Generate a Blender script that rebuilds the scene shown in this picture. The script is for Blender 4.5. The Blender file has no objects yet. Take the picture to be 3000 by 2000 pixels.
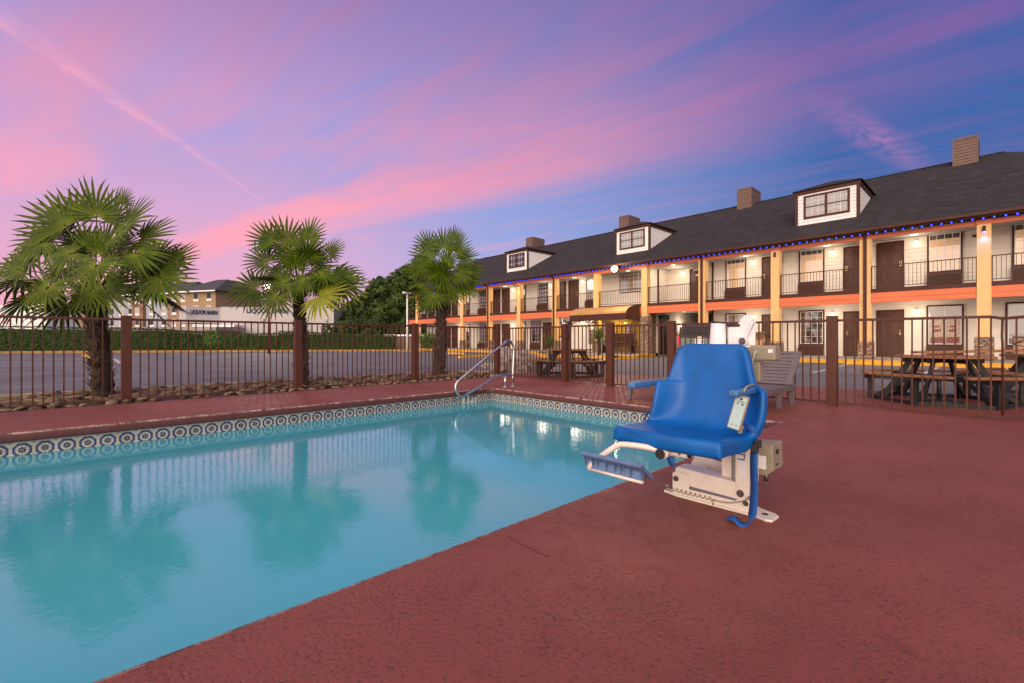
import bpy, bmesh, math, random
from mathutils import Vector, Matrix, noise as mnoise
random.seed(7)
rnd=random.random
def U(a,b): return a+(b-a)*random.random()
scene=bpy.context.scene
COL=scene.collection
TH=math.radians(43.0)
FX,FY=math.sin(TH),math.cos(TH)      # view direction on the ground
RX,RY=math.cos(TH),-math.sin(TH)     # to the right of it
CAMH=.93; FP=1333.3; CU,CV=1500,995
def at(u,v,D):
    a=(u-CU)/FP; b=-(v-CV)/FP
    return Vector(((FX+a*RX)*D,(FY+a*RY)*D,CAMH+b*D))
def gd(u,v,z=0.):
    return at(u,v,(CAMH-z)*FP/(v-CV))
# ---------------------------------------------------------------- objects
ORG={}
def tag(o,label=None,cat=None,group=None,kind=None):
    if label: o['label']=label
    if cat: o['category']=cat
    if group: o['group']=group
    if kind: o['kind']=kind
    return o
def empty(name,loc,label,cat,group=None):
    o=bpy.data.objects.new(name,None); COL.objects.link(o); o.location=loc
    o.empty_display_size=.1
    ORG[o.name]=Vector(loc)
    return tag(o,label,cat,group)
def lab(o,t): o['label']=t; return o
class MB:
    def __init__(s): s.v=[];s.f=[];s.sm=[];s.uv=None;s.mi=[]
    def add(s,vs,fs,smooth=False,mi=0):
        n=len(s.v); s.v+= [Vector(q) for q in vs]
        for f in fs: s.f.append(tuple(i+n for i in f)); s.sm.append(smooth); s.mi.append(mi)
        return s
    def box(s,x0,x1,y0,y1,z0,z1,M=None,mi=0):
        vs=[(x,y,z) for x in (x0,x1) for y in (y0,y1) for z in (z0,z1)]
        if M is not None: vs=[M@Vector(q) for q in vs]
        return s.add(vs,[(0,1,3,2),(4,6,7,5),(0,4,5,1),(2,3,7,6),(0,2,6,4),(1,5,7,3)],mi=mi)
    def beam(s,a,b,w,h,up=(0,0,1),mi=0):
        a=Vector(a);b=Vector(b);d=b-a;L=d.length;d.normalize();up=Vector(up)
        x=d.cross(up)
        if x.length<1e-4: x=d.cross(Vector((1,0,0)))
        x.normalize();z=x.cross(d).normalized()
        vs=[]
        for t in (0,L):
            for i,j in ((-1,-1),(1,-1),(1,1),(-1,1)): vs.append(a+d*t+x*(i*w/2)+z*(j*h/2))
        return s.add(vs,[(0,3,2,1),(4,5,6,7),(0,1,5,4),(1,2,6,5),(2,3,7,6),(3,0,4,7)],mi=mi)
    def tube(s,pts,r,n=10,cap=True,mi=0,closed=False):
        pts=[Vector(p) for p in pts]; m=len(pts); rs=r if isinstance(r,(list,tuple)) else [r]*m
        vs=[];prev=None
        for i,p in enumerate(pts):
            if closed: t=pts[(i+1)%m]-pts[i-1]
            else: t=(pts[min(i+1,m-1)]-pts[max(i-1,0)])
            t.normalize()
            if prev is None:
                q=Vector((0,0,1)) if abs(t.z)<.9 else Vector((1,0,0)); x=t.cross(q).normalized()
            else:
                x=prev-t*prev.dot(t)
                x=x.normalized() if x.length>1e-5 else t.orthogonal().normalized()
            prev=x; y=t.cross(x)
            for k in range(n):
                a=2*math.pi*k/n; vs.append(p+(x*math.cos(a)+y*math.sin(a))*rs[i])
        fs=[]
        for i in range(m if closed else m-1):
            j=(i+1)%m
            for k in range(n): fs.append((i*n+k,i*n+(k+1)%n,j*n+(k+1)%n,j*n+k))
        s.add(vs,fs,True,mi)
        if cap and not closed:
            k0=len(s.v)-m*n
            s.f.append(tuple(k0+k for k in range(n))[::-1]); s.sm.append(False); s.mi.append(mi)
            s.f.append(tuple(k0+(m-1)*n+k for k in range(n))); s.sm.append(False); s.mi.append(mi)
        return s
    def cyl(s,a,b,r,n=16,r2=None,mi=0):
        return s.tube([a,b],[r,r if r2 is None else r2],n,True,mi)
    def prism(s,pts,d,mi=0):
        d=Vector(d);n=len(pts);a=[Vector(p) for p in pts];b=[p+d for p in a]
        fs=[tuple(range(n))[::-1],tuple(range(n,2*n))]+[(i,(i+1)%n,n+(i+1)%n,n+i) for i in range(n)]
        return s.add(a+b,fs,mi=mi)
    def ball(s,c,r,nu=14,nv=9,sc=(1,1,1),mi=0):
        c=Vector(c);vs=[];fs=[]
        for j in range(nv+1):
            p=math.pi*j/nv
            for i in range(nu):
                t=2*math.pi*i/nu; vs.append(c+Vector((math.sin(p)*math.cos(t)*sc[0],math.sin(p)*math.sin(t)*sc[1],math.cos(p)*sc[2]))*r)
        for j in range(nv):
            for i in range(nu): fs.append((j*nu+i,(j+1)*nu+i,(j+1)*nu+(i+1)%nu,j*nu+(i+1)%nu))
        return s.add(vs,fs,True,mi)
    def quad(s,a,b,c,d,mi=0): return s.add([a,b,c,d],[(0,1,2,3)],mi=mi)
    def build(s,name,mats,parent=None,bevel=0,seg=2,weld=True,uv=None):
        me=bpy.data.meshes.new(name)
        off=ORG.get(parent.name,Vector((0,0,0))) if parent else ORG.get('_free',Vector((0,0,0)))
        me.from_pydata([q-off for q in s.v],[],s.f)
        for p,a,m in zip(me.polygons,s.sm,s.mi): p.use_smooth=a; p.material_index=m
        if not isinstance(mats,(list,tuple)): mats=[mats]
        for m in mats: me.materials.append(m)
        if uv is not None:
            L=me.uv_layers.new(name='UVMap')
            for p in me.polygons:
                for li in p.loop_indices: L.data[li].uv=uv(s.v[me.loops[li].vertex_index])
        if weld:
            bm=bmesh.new(); bm.from_mesh(me); bmesh.ops.remove_doubles(bm,verts=bm.verts,dist=1e-5)
            bmesh.ops.recalc_face_normals(bm,faces=bm.faces); bm.to_mesh(me); bm.free()
        me.update()
        o=bpy.data.objects.new(name,me); COL.objects.link(o)
        if parent: o.parent=parent
        ORG[o.name]=off
        if bevel:
            b=o.modifiers.new('bevel','BEVEL'); b.width=bevel; b.segments=seg; b.limit_method='ANGLE'; b.angle_limit=math.radians(40)
        return o
def copy_tree(o,parent=None,off=None):
    c=o.copy(); COL.objects.link(c); c.parent=parent
    ORG[c.name]=ORG.get(o.name,Vector((0,0,0)))
    for ch in list(o.children): copy_tree(ch,c)
    return c
def text(name,body,size,M,mat,parent,depth=.002,align='CENTER',bold=0.):
    cu=bpy.data.curves.new(name,'FONT'); cu.body=body; cu.size=size; cu.extrude=depth; cu.align_x=align; cu.align_y='CENTER'; cu.resolution_u=3; cu.offset=size*bold
    t=bpy.data.objects.new('tmp',cu); COL.objects.link(t)
    dg=bpy.context.evaluated_depsgraph_get(); me=bpy.data.meshes.new_from_object(t.evaluated_get(dg))
    bpy.data.objects.remove(t)
    off=ORG.get(parent.name,Vector((0,0,0))) if parent else Vector((0,0,0))
    me.transform(Matrix.Translation(-off)@M); me.materials.clear(); me.materials.append(mat)
    o=bpy.data.objects.new(name,me); COL.objects.link(o)
    if parent: o.parent=parent
    ORG[o.name]=off
    return o
def frame(o,x,y):   # matrix with columns x (right), y (up), z = x cross y
    x=Vector(x).normalized();y=Vector(y).normalized();z=x.cross(y)
    M=Matrix((x,y,z)).transposed().to_4x4(); M.translation=Vector(o); return M
# ---------------------------------------------------------------- materials
def nd(nt,t,**k):
    n=nt.nodes.new(t)
    for a,b in k.items():
        if a=='inp':
            for i,v in b.items(): n.inputs[i].default_value=v
        else: setattr(n,a,b)
    return n
def newmat(name):
    m=bpy.data.materials.new(name); m.use_nodes=True; nt=m.node_tree
    b=nt.nodes['Principled BSDF']; return m,nt,b
def mth(nt,op,a,b=None,c=None,clamp=False):
    n=nt.nodes.new('ShaderNodeMath'); n.operation=op; n.use_clamp=clamp
    for i,q in enumerate((a,b,c)):
        if q is None: continue
        if hasattr(q,'links') or isinstance(q,bpy.types.NodeSocket): nt.links.new(q,n.inputs[i])
        else: n.inputs[i].default_value=q
    return n.outputs[0]
def mixc(nt,f,a,b,mode='MIX'):
    n=nt.nodes.new('ShaderNodeMix'); n.data_type='RGBA'; n.blend_type=mode; n.clamp_factor=True
    for i,q in ((0,f),(6,a),(7,b)):
        if isinstance(q,bpy.types.NodeSocket): nt.links.new(q,n.inputs[i])
        elif i==0: n.inputs[0].default_value=q
        else: n.inputs[i].default_value=(*q,1) if len(q)==3 else q
    return n.outputs[2]
def noise(nt,scale,detail=4,rough=.55,vec=None,dist=0):
    n=nt.nodes.new('ShaderNodeTexNoise'); n.inputs['Scale'].default_value=scale; n.inputs['Detail'].default_value=detail
    n.inputs['Roughness'].default_value=rough; n.inputs['Distortion'].default_value=dist
    if vec is not None: nt.links.new(vec,n.inputs['Vector'])
    return n.outputs['Fac']
def ramp(nt,fac,stops,interp='LINEAR'):
    r=nt.nodes.new('ShaderNodeValToRGB'); r.color_ramp.interpolation=interp
    e=r.color_ramp.elements
    while len(e)<len(stops): e.new(.5)
    for q,(p,c) in zip(e,stops):
        q.position=p; q.color=(*c,1) if not isinstance(c,(int,float)) else (c,c,c,1)
    nt.links.new(fac,r.inputs[0]); return r.outputs[0]
def coords(nt,scale=None,kind='Object'):
    t=nt.nodes.new('ShaderNodeTexCoord').outputs[kind]
    if scale:
        m=nt.nodes.new('ShaderNodeMapping'); m.inputs['Scale'].default_value=scale; nt.links.new(t,m.inputs[0]); return m.outputs[0]
    return t
def bump(nt,b,h,strength=.3,dist=.01):
    n=nt.nodes.new('ShaderNodeBump'); n.inputs['Strength'].default_value=strength; n.inputs['Distance'].default_value=dist
    nt.links.new(h,n.inputs['Height']); nt.links.new(n.outputs[0],b.inputs['Normal']); return n
def mat(name,col,rough=.6,metal=0,var=.12,vs=6,bs=0,bscale=40,bd=.004,spec=.5,scale=None,coat=0,c2=None):
    m,nt,b=newmat(name); vec=coords(nt,scale)
    f=noise(nt,vs,5,.6,vec)
    f=ramp(nt,f,[(.3,0.),(.7,1.)])
    c2=c2 or tuple(max(0,q*(1-2*var)) for q in col)
    c1=tuple(min(1,q*(1+var*.4)) for q in col)
    nt.links.new(mixc(nt,f,c2,c1),b.inputs['Base Color'])
    b.inputs['Roughness'].default_value=rough; b.inputs['Metallic'].default_value=metal
    b.inputs['Specular IOR Level'].default_value=spec
    if coat: b.inputs['Coat Weight'].default_value=coat; b.inputs['Coat Roughness'].default_value=.08
    r2=noise(nt,vs*3,3,.6,vec); nt.links.new(mth(nt,'MULTIPLY_ADD',r2,.25,rough-.12,clamp=True),b.inputs['Roughness'])
    if bs: bump(nt,b,noise(nt,bscale,5,.6,vec),bs,bd)
    return m
def emis(name,col,st):
    m,nt,b=newmat(name); b.inputs['Base Color'].default_value=(*col,1)
    b.inputs['Emission Color'].default_value=(*col,1); b.inputs['Emission Strength'].default_value=st; return m
M={}
M['fence']=mat('fence_paint',(.092,.029,.018),.45,spec=.35,var=.12,vs=9,bs=.08,bscale=120,bd=.001)
M['trim']=mat('brown_trim',(.078,.025,.017),.55,spec=.3,var=.15)
M['door']=mat('brown_door',(.088,.032,.017),.42,var=.12,vs=4)
M['orange']=mat('orange_board',(.74,.185,.072),.55,var=.07,vs=3,scale=(1,.2,1))
M['cream']=mat('cream_column',(.86,.53,.22),.55,var=.06,vs=3)
M['siding']=mat('white_siding',(.82,.77,.70),.6,var=.06,vs=2.5,scale=(1,.25,1))
M['greysiding']=mat('grey_soffit',(.42,.43,.40),.7,var=.08)
M['chimney']=mat('taupe_siding',(.165,.10,.08),.65,var=.1)
M['white']=mat('white_paint',(.80,.80,.80),.4,var=.05)
M['conc']=mat('walk_concrete',(.36,.33,.30),.8,var=.14,vs=3,bs=.3,bscale=60)
M['orangekerb']=mat('dull_orange_kerb',(.42,.23,.06),.8,var=.25,vs=2.5,bs=.3,bscale=40)
M['yellow']=mat('yellow_kerb_paint',(.80,.40,.02),.6,var=.16,vs=5,bs=.3,bscale=50,bd=.004)
M['oldkerb']=mat('faded_kerb',(.50,.38,.24),.8,var=.2,vs=4,bs=.3,bscale=50)
M['line']=mat('white_road_paint',(.62,.62,.62),.7,var=.25,vs=14)
M['black']=mat('black_plastic',(.02,.02,.022),.5,var=.1)
M['steel']=mat('stainless',(.62,.62,.62),.25,1,var=.08,vs=20)
M['bolt']=mat('bolt_steel',(.25,.22,.19),.4,.9,var=.3,vs=60)
M['gold']=mat('door_hardware',(.55,.42,.25),.3,.9)
M['wood']=mat('stained_wood',(.36,.15,.052),.5,var=.3,vs=5,scale=(1,6,6),bs=.15,bscale=30)
M['blackwood']=mat('black_wood',(.018,.018,.02),.6,var=.2,bs=.2)
M['resin']=mat('grey_brown_resin',(.145,.118,.125),.5,var=.08,vs=8,bs=.06,bscale=90)
M['bluep']=mat('blue_plastic',(.001,.115,.43),.42,var=.13,vs=7,bs=.06,bscale=160,bd=.001,spec=.35)
M['bluepad']=mat('pale_blue_rubber',(.06,.19,.42),.45,var=.2,vs=18,bs=.1,bscale=120,bd=.001)
M['greyblue']=mat('greyblue_plastic',(.12,.20,.38),.4,var=.12,vs=15,bs=.08,bscale=120,bd=.001)
M['strap']=mat('blue_webbing',(.006,.09,.36),.65,var=.1,vs=30,bs=.4,bscale=400,bd=.001)
M['powder']=mat('white_powdercoat',(.78,.70,.62),.33,var=.07,vs=9,coat=.2)
M['powder2']=mat('white_plastic',(.80,.78,.80),.35,var=.03,vs=4)
M['beige']=mat('beige_plastic',(.30,.26,.19),.45,var=.08,vs=12)
M['keypad']=mat('keypad_film',(.45,.62,.62),.35,var=.08,vs=20)
M['ink']=mat('dark_print',(.02,.025,.06),.5)
M['awn']=mat('tan_awning',(.50,.27,.09),.7,var=.12,vs=3)
M['bark']=mat('bark',(.09,.062,.045),.9,var=.3,vs=8,bs=.8,bscale=12,bd=.03)
M['rooftile']=None
# stone veneer
def stone(name,c1,c2,c3,scale):
    m,nt,b=newmat(name); v=coords(nt,(scale,scale,scale*3.4))
    vo=nt.nodes.new('ShaderNodeTexVoronoi'); nt.links.new(v,vo.inputs['Vector']); vo.inputs['Scale'].default_value=1
    vd=nt.nodes.new('ShaderNodeTexVoronoi'); vd.feature='DISTANCE_TO_EDGE'; nt.links.new(v,vd.inputs['Vector']); vd.inputs['Scale'].default_value=1
    s=nt.nodes.new('ShaderNodeSeparateColor'); nt.links.new(vo.outputs['Color'],s.inputs[0])
    c=ramp(nt,s.outputs[0],[(0,c1),(.5,c2),(1,c3)])
    e=mth(nt,'MULTIPLY',vd.outputs['Distance'],9,clamp=True)
    nt.links.new(mixc(nt,e,tuple(q*.25 for q in c1),c),b.inputs['Base Color']); b.inputs['Roughness'].default_value=.85
    bump(nt,b,mth(nt,'ADD',e,mth(nt,'MULTIPLY',noise(nt,6,5,.6,v),.6)),.9,.04); return m
M['stone']=stone('ledge_stone',(.30,.19,.13),(.50,.34,.23),(.22,.15,.12),4.2)
def rockmat(name,a,b_,sc):
    m,nt,b=newmat(name); v=coords(nt)
    oi=nt.nodes.new('ShaderNodeObjectInfo')
    f=noise(nt,sc,6,.65,v,.6)
    c=mixc(nt,ramp(nt,f,[(.35,0.),(.65,1.)]),a,b_)
    hv=nt.nodes.new('ShaderNodeHueSaturation'); nt.links.new(c,hv.inputs['Color'])
    nt.links.new(mth(nt,'MULTIPLY_ADD',oi.outputs['Random'],.7,.65),hv.inputs['Value'])
    nt.links.new(mth(nt,'MULTIPLY_ADD',oi.outputs['Random'],.04,.48),hv.inputs['Hue'])
    nt.links.new(hv.outputs[0],b.inputs['Base Color']); b.inputs['Roughness'].default_value=.75
    bump(nt,b,noise(nt,sc*3,6,.65,v),.5,.02); return m
M['rock']=rockmat('river_rock',(.10,.065,.04),(.28,.19,.11),2.2)
M['boulder']=rockmat('grey_boulder',(.17,.145,.125),(.52,.45,.39),3)
# shingles
m,nt,b=newmat('roof_shingle'); v=coords(nt)
br=nt.nodes.new('ShaderNodeTexBrick'); mp=nt.nodes.new('ShaderNodeMapping')
sx=nt.nodes.new('ShaderNodeSeparateXYZ'); cx=nt.nodes.new('ShaderNodeCombineXYZ'); nt.links.new(v,sx.inputs[0])
nt.links.new(sx.outputs[1],cx.inputs[0]); nt.links.new(mth(nt,'MULTIPLY',sx.outputs[2],2.236),cx.inputs[1])
nt.links.new(cx.outputs[0],br.inputs['Vector']); br.inputs['Scale'].default_value=1; br.inputs['Brick Width'].default_value=.33; br.inputs['Row Height'].default_value=.15
br.inputs['Mortar Size'].default_value=.008; br.inputs['Color1'].default_value=(.015,.014,.016,1); br.inputs['Color2'].default_value=(.048,.043,.044,1); br.inputs['Mortar'].default_value=(.012,.012,.014,1)
big=noise(nt,.35,4,.6,v); n2=noise(nt,26,4,.7,v)
c=mixc(nt,mth(nt,'MULTIPLY',ramp(nt,big,[(.42,0.),(.62,1.)]),.5),br.outputs[0],(.03,.03,.036),'MIX')
c=mixc(nt,mth(nt,'MULTIPLY',n2,.35),c,(.075,.068,.066)); nt.links.new(c,b.inputs['Base Color']); b.inputs['Roughness'].default_value=.92; b.inputs['Specular IOR Level'].default_value=.2
bump(nt,b,mth(nt,'ADD',br.outputs['Fac'],mth(nt,'MULTIPLY',n2,-.7)),.6,-.012); M['rooftile']=m
# asphalt
m,nt,b=newmat('asphalt'); v=coords(nt)
n1=noise(nt,.5,5,.65,v); n2=noise(nt,160,2,.7,v); n3=noise(nt,4,5,.6,v,.4)
c=mixc(nt,ramp(nt,n1,[(.35,0.),(.68,1.)]),(.075,.075,.082),(.155,.155,.17)); c=mixc(nt,mth(nt,'MULTIPLY',ramp(nt,n2,[(.45,0.),(.7,1.)]),.45),c,(.27,.265,.27))
c=mixc(nt,mth(nt,'MULTIPLY',ramp(nt,n3,[(.60,0.),(.72,1.)]),.35),c,(.055,.055,.06))
w=nt.nodes.new('ShaderNodeTexVoronoi'); w.feature='DISTANCE_TO_EDGE'; w.inputs['Scale'].default_value=.28
wv=nt.nodes.new('ShaderNodeVectorMath'); wv.operation='ADD'; nt.links.new(v,wv.inputs[0])
wn=nt.nodes.new('ShaderNodeTexNoise'); wn.inputs['Scale'].default_value=1.2; nt.links.new(v,wn.inputs['Vector']); nt.links.new(wn.outputs['Color'],wv.inputs[1]); nt.links.new(wv.outputs[0],w.inputs['Vector'])
cr=mth(nt,'LESS_THAN',w.outputs['Distance'],.004); c=mixc(nt,mth(nt,'MULTIPLY',cr,.7),c,(.03,.03,.03))
nt.links.new(c,b.inputs['Base Color']); b.inputs['Roughness'].default_value=.8
bump(nt,b,n2,.35,.006); M['asphalt']=m
# red deck coating
m,nt,b=newmat('red_deck_coating'); v=coords(nt)
n1=noise(nt,.7,5,.6,v); n2=noise(nt,7,6,.65,v,.5); n3=noise(nt,58,5,.62,v,.25); n4=noise(nt,170,3,.6,v)
c=mixc(nt,ramp(nt,n1,[(.35,0.),(.68,1.)]),(.200,.049,.034),(.272,.074,.051))
c=mixc(nt,mth(nt,'MULTIPLY',ramp(nt,n2,[(.55,0.),(.72,1.)]),.45),c,(.135,.034,.029))
c=mixc(nt,mth(nt,'MULTIPLY',ramp(nt,mth(nt,'ADD',n3,mth(nt,'MULTIPLY_ADD',noise(nt,1.6,4,.6,v),.30,-.16)),[(.57,0.),(.66,1.)]),.55),c,(.085,.024,.022))
jx=nt.nodes.new('ShaderNodeSeparateXYZ'); nt.links.new(v,jx.inputs[0])
nt.links.new(c,b.inputs['Base Color'])
nt.links.new(ramp(nt,n2,[(.3,.46),(.7,.72)]),b.inputs['Roughness']); b.inputs['Specular IOR Level'].default_value=.45
np_=noise(nt,1.6,4,.6,v); pit=ramp(nt,mth(nt,'ADD',n3,mth(nt,'MULTIPLY_ADD',np_,.30,-.16)),[(.47,1.),(.58,.6),(.68,0.)])
h=mth(nt,'ADD',mth(nt,'MULTIPLY',pit,.9),mth(nt,'ADD',mth(nt,'MULTIPLY',n2,.7),mth(nt,'MULTIPLY',n4,.22)))
bump(nt,b,h,.72,.008); M['deck']=m
# coping: same paint with a worn pale line at its upper arris
m,nt,b=newmat('red_coping'); v=coords(nt); g=nt.nodes.new('ShaderNodeNewGeometry'); sx=nt.nodes.new('ShaderNodeSeparateXYZ'); nt.links.new(v,sx.inputs[0])
n2=noise(nt,9,6,.7,v,.4); n3=noise(nt,60,4,.7,v); z=sx.outputs[2]
band=mth(nt,'SUBTRACT',1,mth(nt,'MULTIPLY',mth(nt,'ABSOLUTE',mth(nt,'ADD',z,.008)),70),clamp=True)
wv=mth(nt,'MULTIPLY',band,ramp(nt,mth(nt,'ADD',mth(nt,'MULTIPLY',n2,.6),mth(nt,'MULTIPLY',n3,.5)),[(.50,0.),(.62,1.)]))
c=mixc(nt,ramp(nt,n2,[(.3,0.),(.7,1.)]),(.085,.024,.021),(.12,.033,.029)); c=mixc(nt,wv,c,(.62,.47,.38)); nt.links.new(c,b.inputs['Base Color']); b.inputs['Roughness'].default_value=.5
bump(nt,b,mth(nt,'ADD',n2,mth(nt,'MULTIPLY',n3,.3)),.4,.01); M['coping']=m
# pool tile : octagon ring with an eight petal flower
m,nt,b=newmat('pool_tile'); uv=nt.nodes.new('ShaderNodeTexCoord').outputs['UV']; sx=nt.nodes.new('ShaderNodeSeparateXYZ'); nt.links.new(uv,sx.inputs[0])
fx=mth(nt,'SUBTRACT',mth(nt,'FRACT',sx.outputs[0]),.5); fy=mth(nt,'SUBTRACT',mth(nt,'FRACT',sx.outputs[1]),.5)
ax=mth(nt,'ABSOLUTE',fx); ay=mth(nt,'ABSOLUTE',fy)
oc=mth(nt,'MAXIMUM',mth(nt,'MAXIMUM',ax,ay),mth(nt,'MULTIPLY',mth(nt,'ADD',ax,ay),.7071))
r=mth(nt,'SQRT',mth(nt,'ADD',mth(nt,'MULTIPLY',fx,fx),mth(nt,'MULTIPLY',fy,fy)))
ang=mth(nt,'ARCTAN2',fy,fx)
def bandm(x,a,b_): return mth(nt,'MULTIPLY',mth(nt,'GREATER_THAN',x,a),mth(nt,'LESS_THAN',x,b_))
c=mixc(nt,bandm(oc,.345,.425),(.68,.62,.52),(.018,.042,.16))
c=mixc(nt,mth(nt,'MULTIPLY',mth(nt,'LESS_THAN',oc,.345),mth(nt,'GREATER_THAN',r,.30)),c,(.12,.17,.33))
c=mixc(nt,bandm(oc,.445,.462),c,(.42,.34,.24))
pet=mth(nt,'MULTIPLY_ADD',mth(nt,'COSINE',mth(nt,'MULTIPLY',ang,8)),.055,.185)
c=mixc(nt,mth(nt,'LESS_THAN',r,pet),c,(.04,.045,.09)); c=mixc(nt,bandm(r,.045,.065),c,(.55,.55,.5)); c=mixc(nt,bandm(r,.285,.30),c,(.30,.24,.18))
cxn=mth(nt,'SUBTRACT',.5,ax); cyn=mth(nt,'SUBTRACT',.5,ay); rc=mth(nt,'SQRT',mth(nt,'ADD',mth(nt,'MULTIPLY',cxn,cxn),mth(nt,'MULTIPLY',cyn,cyn)))
c=mixc(nt,mth(nt,'LESS_THAN',rc,.085),c,(.05,.08,.22))
gr=mth(nt,'GREATER_THAN',mth(nt,'MAXIMUM',ax,ay),.488); c=mixc(nt,gr,c,(.50,.46,.40))
st=noise(nt,1.2,5,.6,uv); c=mixc(nt,mth(nt,'MULTIPLY',ramp(nt,st,[(.4,0.),(.7,1.)]),.5),c,(.52,.44,.33),'MULTIPLY')
nt.links.new(c,b.inputs['Base Color']); b.inputs['Roughness'].default_value=.25; M['tile']=m
m,nt,b=newmat('plain_tile'); b.inputs['Base Color'].default_value=(.66,.63,.56,1); b.inputs['Roughness'].default_value=.3; M['plain']=m
# pool water
m,nt,b=newmat('pool_water'); nt.nodes.remove(b); out=nt.nodes['Material Output']; v=coords(nt)
df=nd(nt,'ShaderNodeBsdfDiffuse',inp={'Color':(.080,.56,.67,1)}); tr=nd(nt,'ShaderNodeBsdfTransparent',inp={'Color':(.45,.86,.92,1)})
gl=nd(nt,'ShaderNodeBsdfGlossy',inp={'Color':(.80,.97,1,1),'Roughness':.032})
mx=nd(nt,'ShaderNodeMixShader',inp={0:.28}); nt.links.new(df.outputs[0],mx.inputs[1]); nt.links.new(tr.outputs[0],mx.inputs[2])
fr=nd(nt,'ShaderNodeFresnel',inp={'IOR':1.36}); m2=nt.nodes.new('ShaderNodeMixShader'); nt.links.new(mth(nt,'MULTIPLY_ADD',fr.outputs[0],1.25,.03,clamp=True),m2.inputs[0]); nt.links.new(mx.outputs[0],m2.inputs[1]); nt.links.new(gl.outputs[0],m2.inputs[2])
nt.links.new(m2.outputs[0],out.inputs[0])
mp=nt.nodes.new('ShaderNodeMapping'); mp.inputs['Rotation'].default_value=(0,0,-TH); nt.links.new(v,mp.inputs[0])
mp.inputs['Scale'].default_value=(1,1,1)
a=noise(nt,2.2,2,.4,mp.outputs[0],.3); c2=noise(nt,22,3,.5,mp.outputs[0],.4)
bn=nd(nt,'ShaderNodeBump',inp={'Strength':.085,'Distance':.02}); nt.links.new(mth(nt,'ADD',a,mth(nt,'MULTIPLY',c2,.5)),bn.inputs['Height'])
for q in (gl,fr): nt.links.new(bn.outputs[0],q.inputs['Normal'])
M['water']=m
M['plaster']=mat('pool_plaster',(.42,.72,.76),.7,var=.06)
# foliage
def leafmat(name,c1,c2,trans=.35,sc=5,rough=.5,hub=False,spec=.22):
    m,nt,b=newmat(name); v=coords(nt)
    f=ramp(nt,noise(nt,sc,4,.65,v),[(.3,0.),(.7,1.)])
    g=nt.nodes.new('ShaderNodeNewGeometry')
    vl=nt.nodes.new('ShaderNodeVectorMath'); vl.operation='LENGTH'; nt.links.new(v,vl.inputs[0]); hubf=ramp(nt,vl.outputs['Value'],[(.02,1.),(.26,0.)])
    f2=mth(nt,'ADD',mth(nt,'MULTIPLY',f,.6),mth(nt,'MULTIPLY',g.outputs['Random Per Island'],.4))
    c=mixc(nt,f2,c1,c2)
    if hub: c=mixc(nt,mth(nt,'MULTIPLY',hubf,.6),c,(.19,.24,.015))
    nt.links.new(c,b.inputs['Base Color']); b.inputs['Roughness'].default_value=rough; b.inputs['Specular IOR Level'].default_value=spec
    t=nt.nodes.new('ShaderNodeBsdfTranslucent'); nt.links.new(mixc(nt,.5,c,(.16,.26,.02)),t.inputs[0])
    mx=nt.nodes.new('ShaderNodeMixShader'); mx.inputs[0].default_value=trans; nt.links.new(b.outputs[0],mx.inputs[1]); nt.links.new(t.outputs[0],mx.inputs[2])
    nt.links.new(mx.outputs[0],nt.nodes['Material Output'].inputs[0]); return m
M['frond']=leafmat('palm_leaf',(.008,.026,.002),(.118,.168,.004),.08,2.5,.48,True,.14)
M['frondold']=leafmat('palm_leaf_yellowing',(.12,.17,.01),(.36,.34,.02),.2,4,.45,True)
M['hedge']=leafmat('hedge_leaf',(.012,.034,.006),(.055,.105,.013),.15,3)
M['tree']=leafmat('tree_leaf',(.018,.042,.012),(.075,.115,.024),.25,.6)
M['tree2']=leafmat('tree_leaf_light',(.025,.06,.012),(.10,.15,.028),.25,.6)
M['shrub']=leafmat('shrub_leaf',(.03,.10,.015),(.14,.26,.05),.25,3)
M['fiber']=mat('palm_fiber',(.085,.055,.038),.95,var=.4,vs=14,bs=1,bscale=30,bd=.03,c2=(.025,.016,.012))
M['boot']=mat('palm_boot',(.17,.115,.085),.9,var=.4,vs=10,bs=.6,bscale=40)
# window glass over a lit curtain
m,nt,b=newmat('window_glass'); nt.nodes.remove(b); out=nt.nodes['Material Output']
tr=nd(nt,'ShaderNodeBsdfTransparent',inp={'Color':(.93,.93,.93,1)}); gl=nd(nt,'ShaderNodeBsdfGlossy',inp={'Color':(1,1,1,1),'Roughness':.03}); fr=nd(nt,'ShaderNodeFresnel',inp={'IOR':1.5})
mx=nt.nodes.new('ShaderNodeMixShader'); nt.links.new(mth(nt,'MULTIPLY_ADD',fr.outputs[0],1.3,.06,clamp=True),mx.inputs[0]); nt.links.new(tr.outputs[0],mx.inputs[1]); nt.links.new(gl.outputs[0],mx.inputs[2]); nt.links.new(mx.outputs[0],out.inputs[0]); M['glass']=m
def curtain(name,c,dark,em=0):
    m,nt,b=newmat(name); v=coords(nt)
    wv=nt.nodes.new('ShaderNodeTexWave'); wv.bands_direction='Y'; wv.inputs['Scale'].default_value=5; wv.inputs['Distortion'].default_value=1.5; nt.links.new(v,wv.inputs['Vector'])
    cc=mixc(nt,wv.outputs['Fac'],dark,c); nt.links.new(cc,b.inputs['Base Color']); b.inputs['Roughness'].default_value=.8
    if em: nt.links.new(cc,b.inputs['Emission Color']); b.inputs['Emission Strength'].default_value=em
    return m
M['curtwarm']=curtain('lit_curtain',(.82,.55,.32),(.78,.51,.29),.50)
M['curtgrey']=curtain('drawn_sheer',(.44,.41,.37),(.42,.39,.35))
M['room']=mat('dark_room',(.03,.03,.035),.6)
# ================================================================ ground
def st(o): return tag(o,kind='structure')
b=MB(); b.quad((-260,-200,-.012),(300,-200,-.012),(300,400,-.012),(-260,400,-.012)); 
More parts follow.
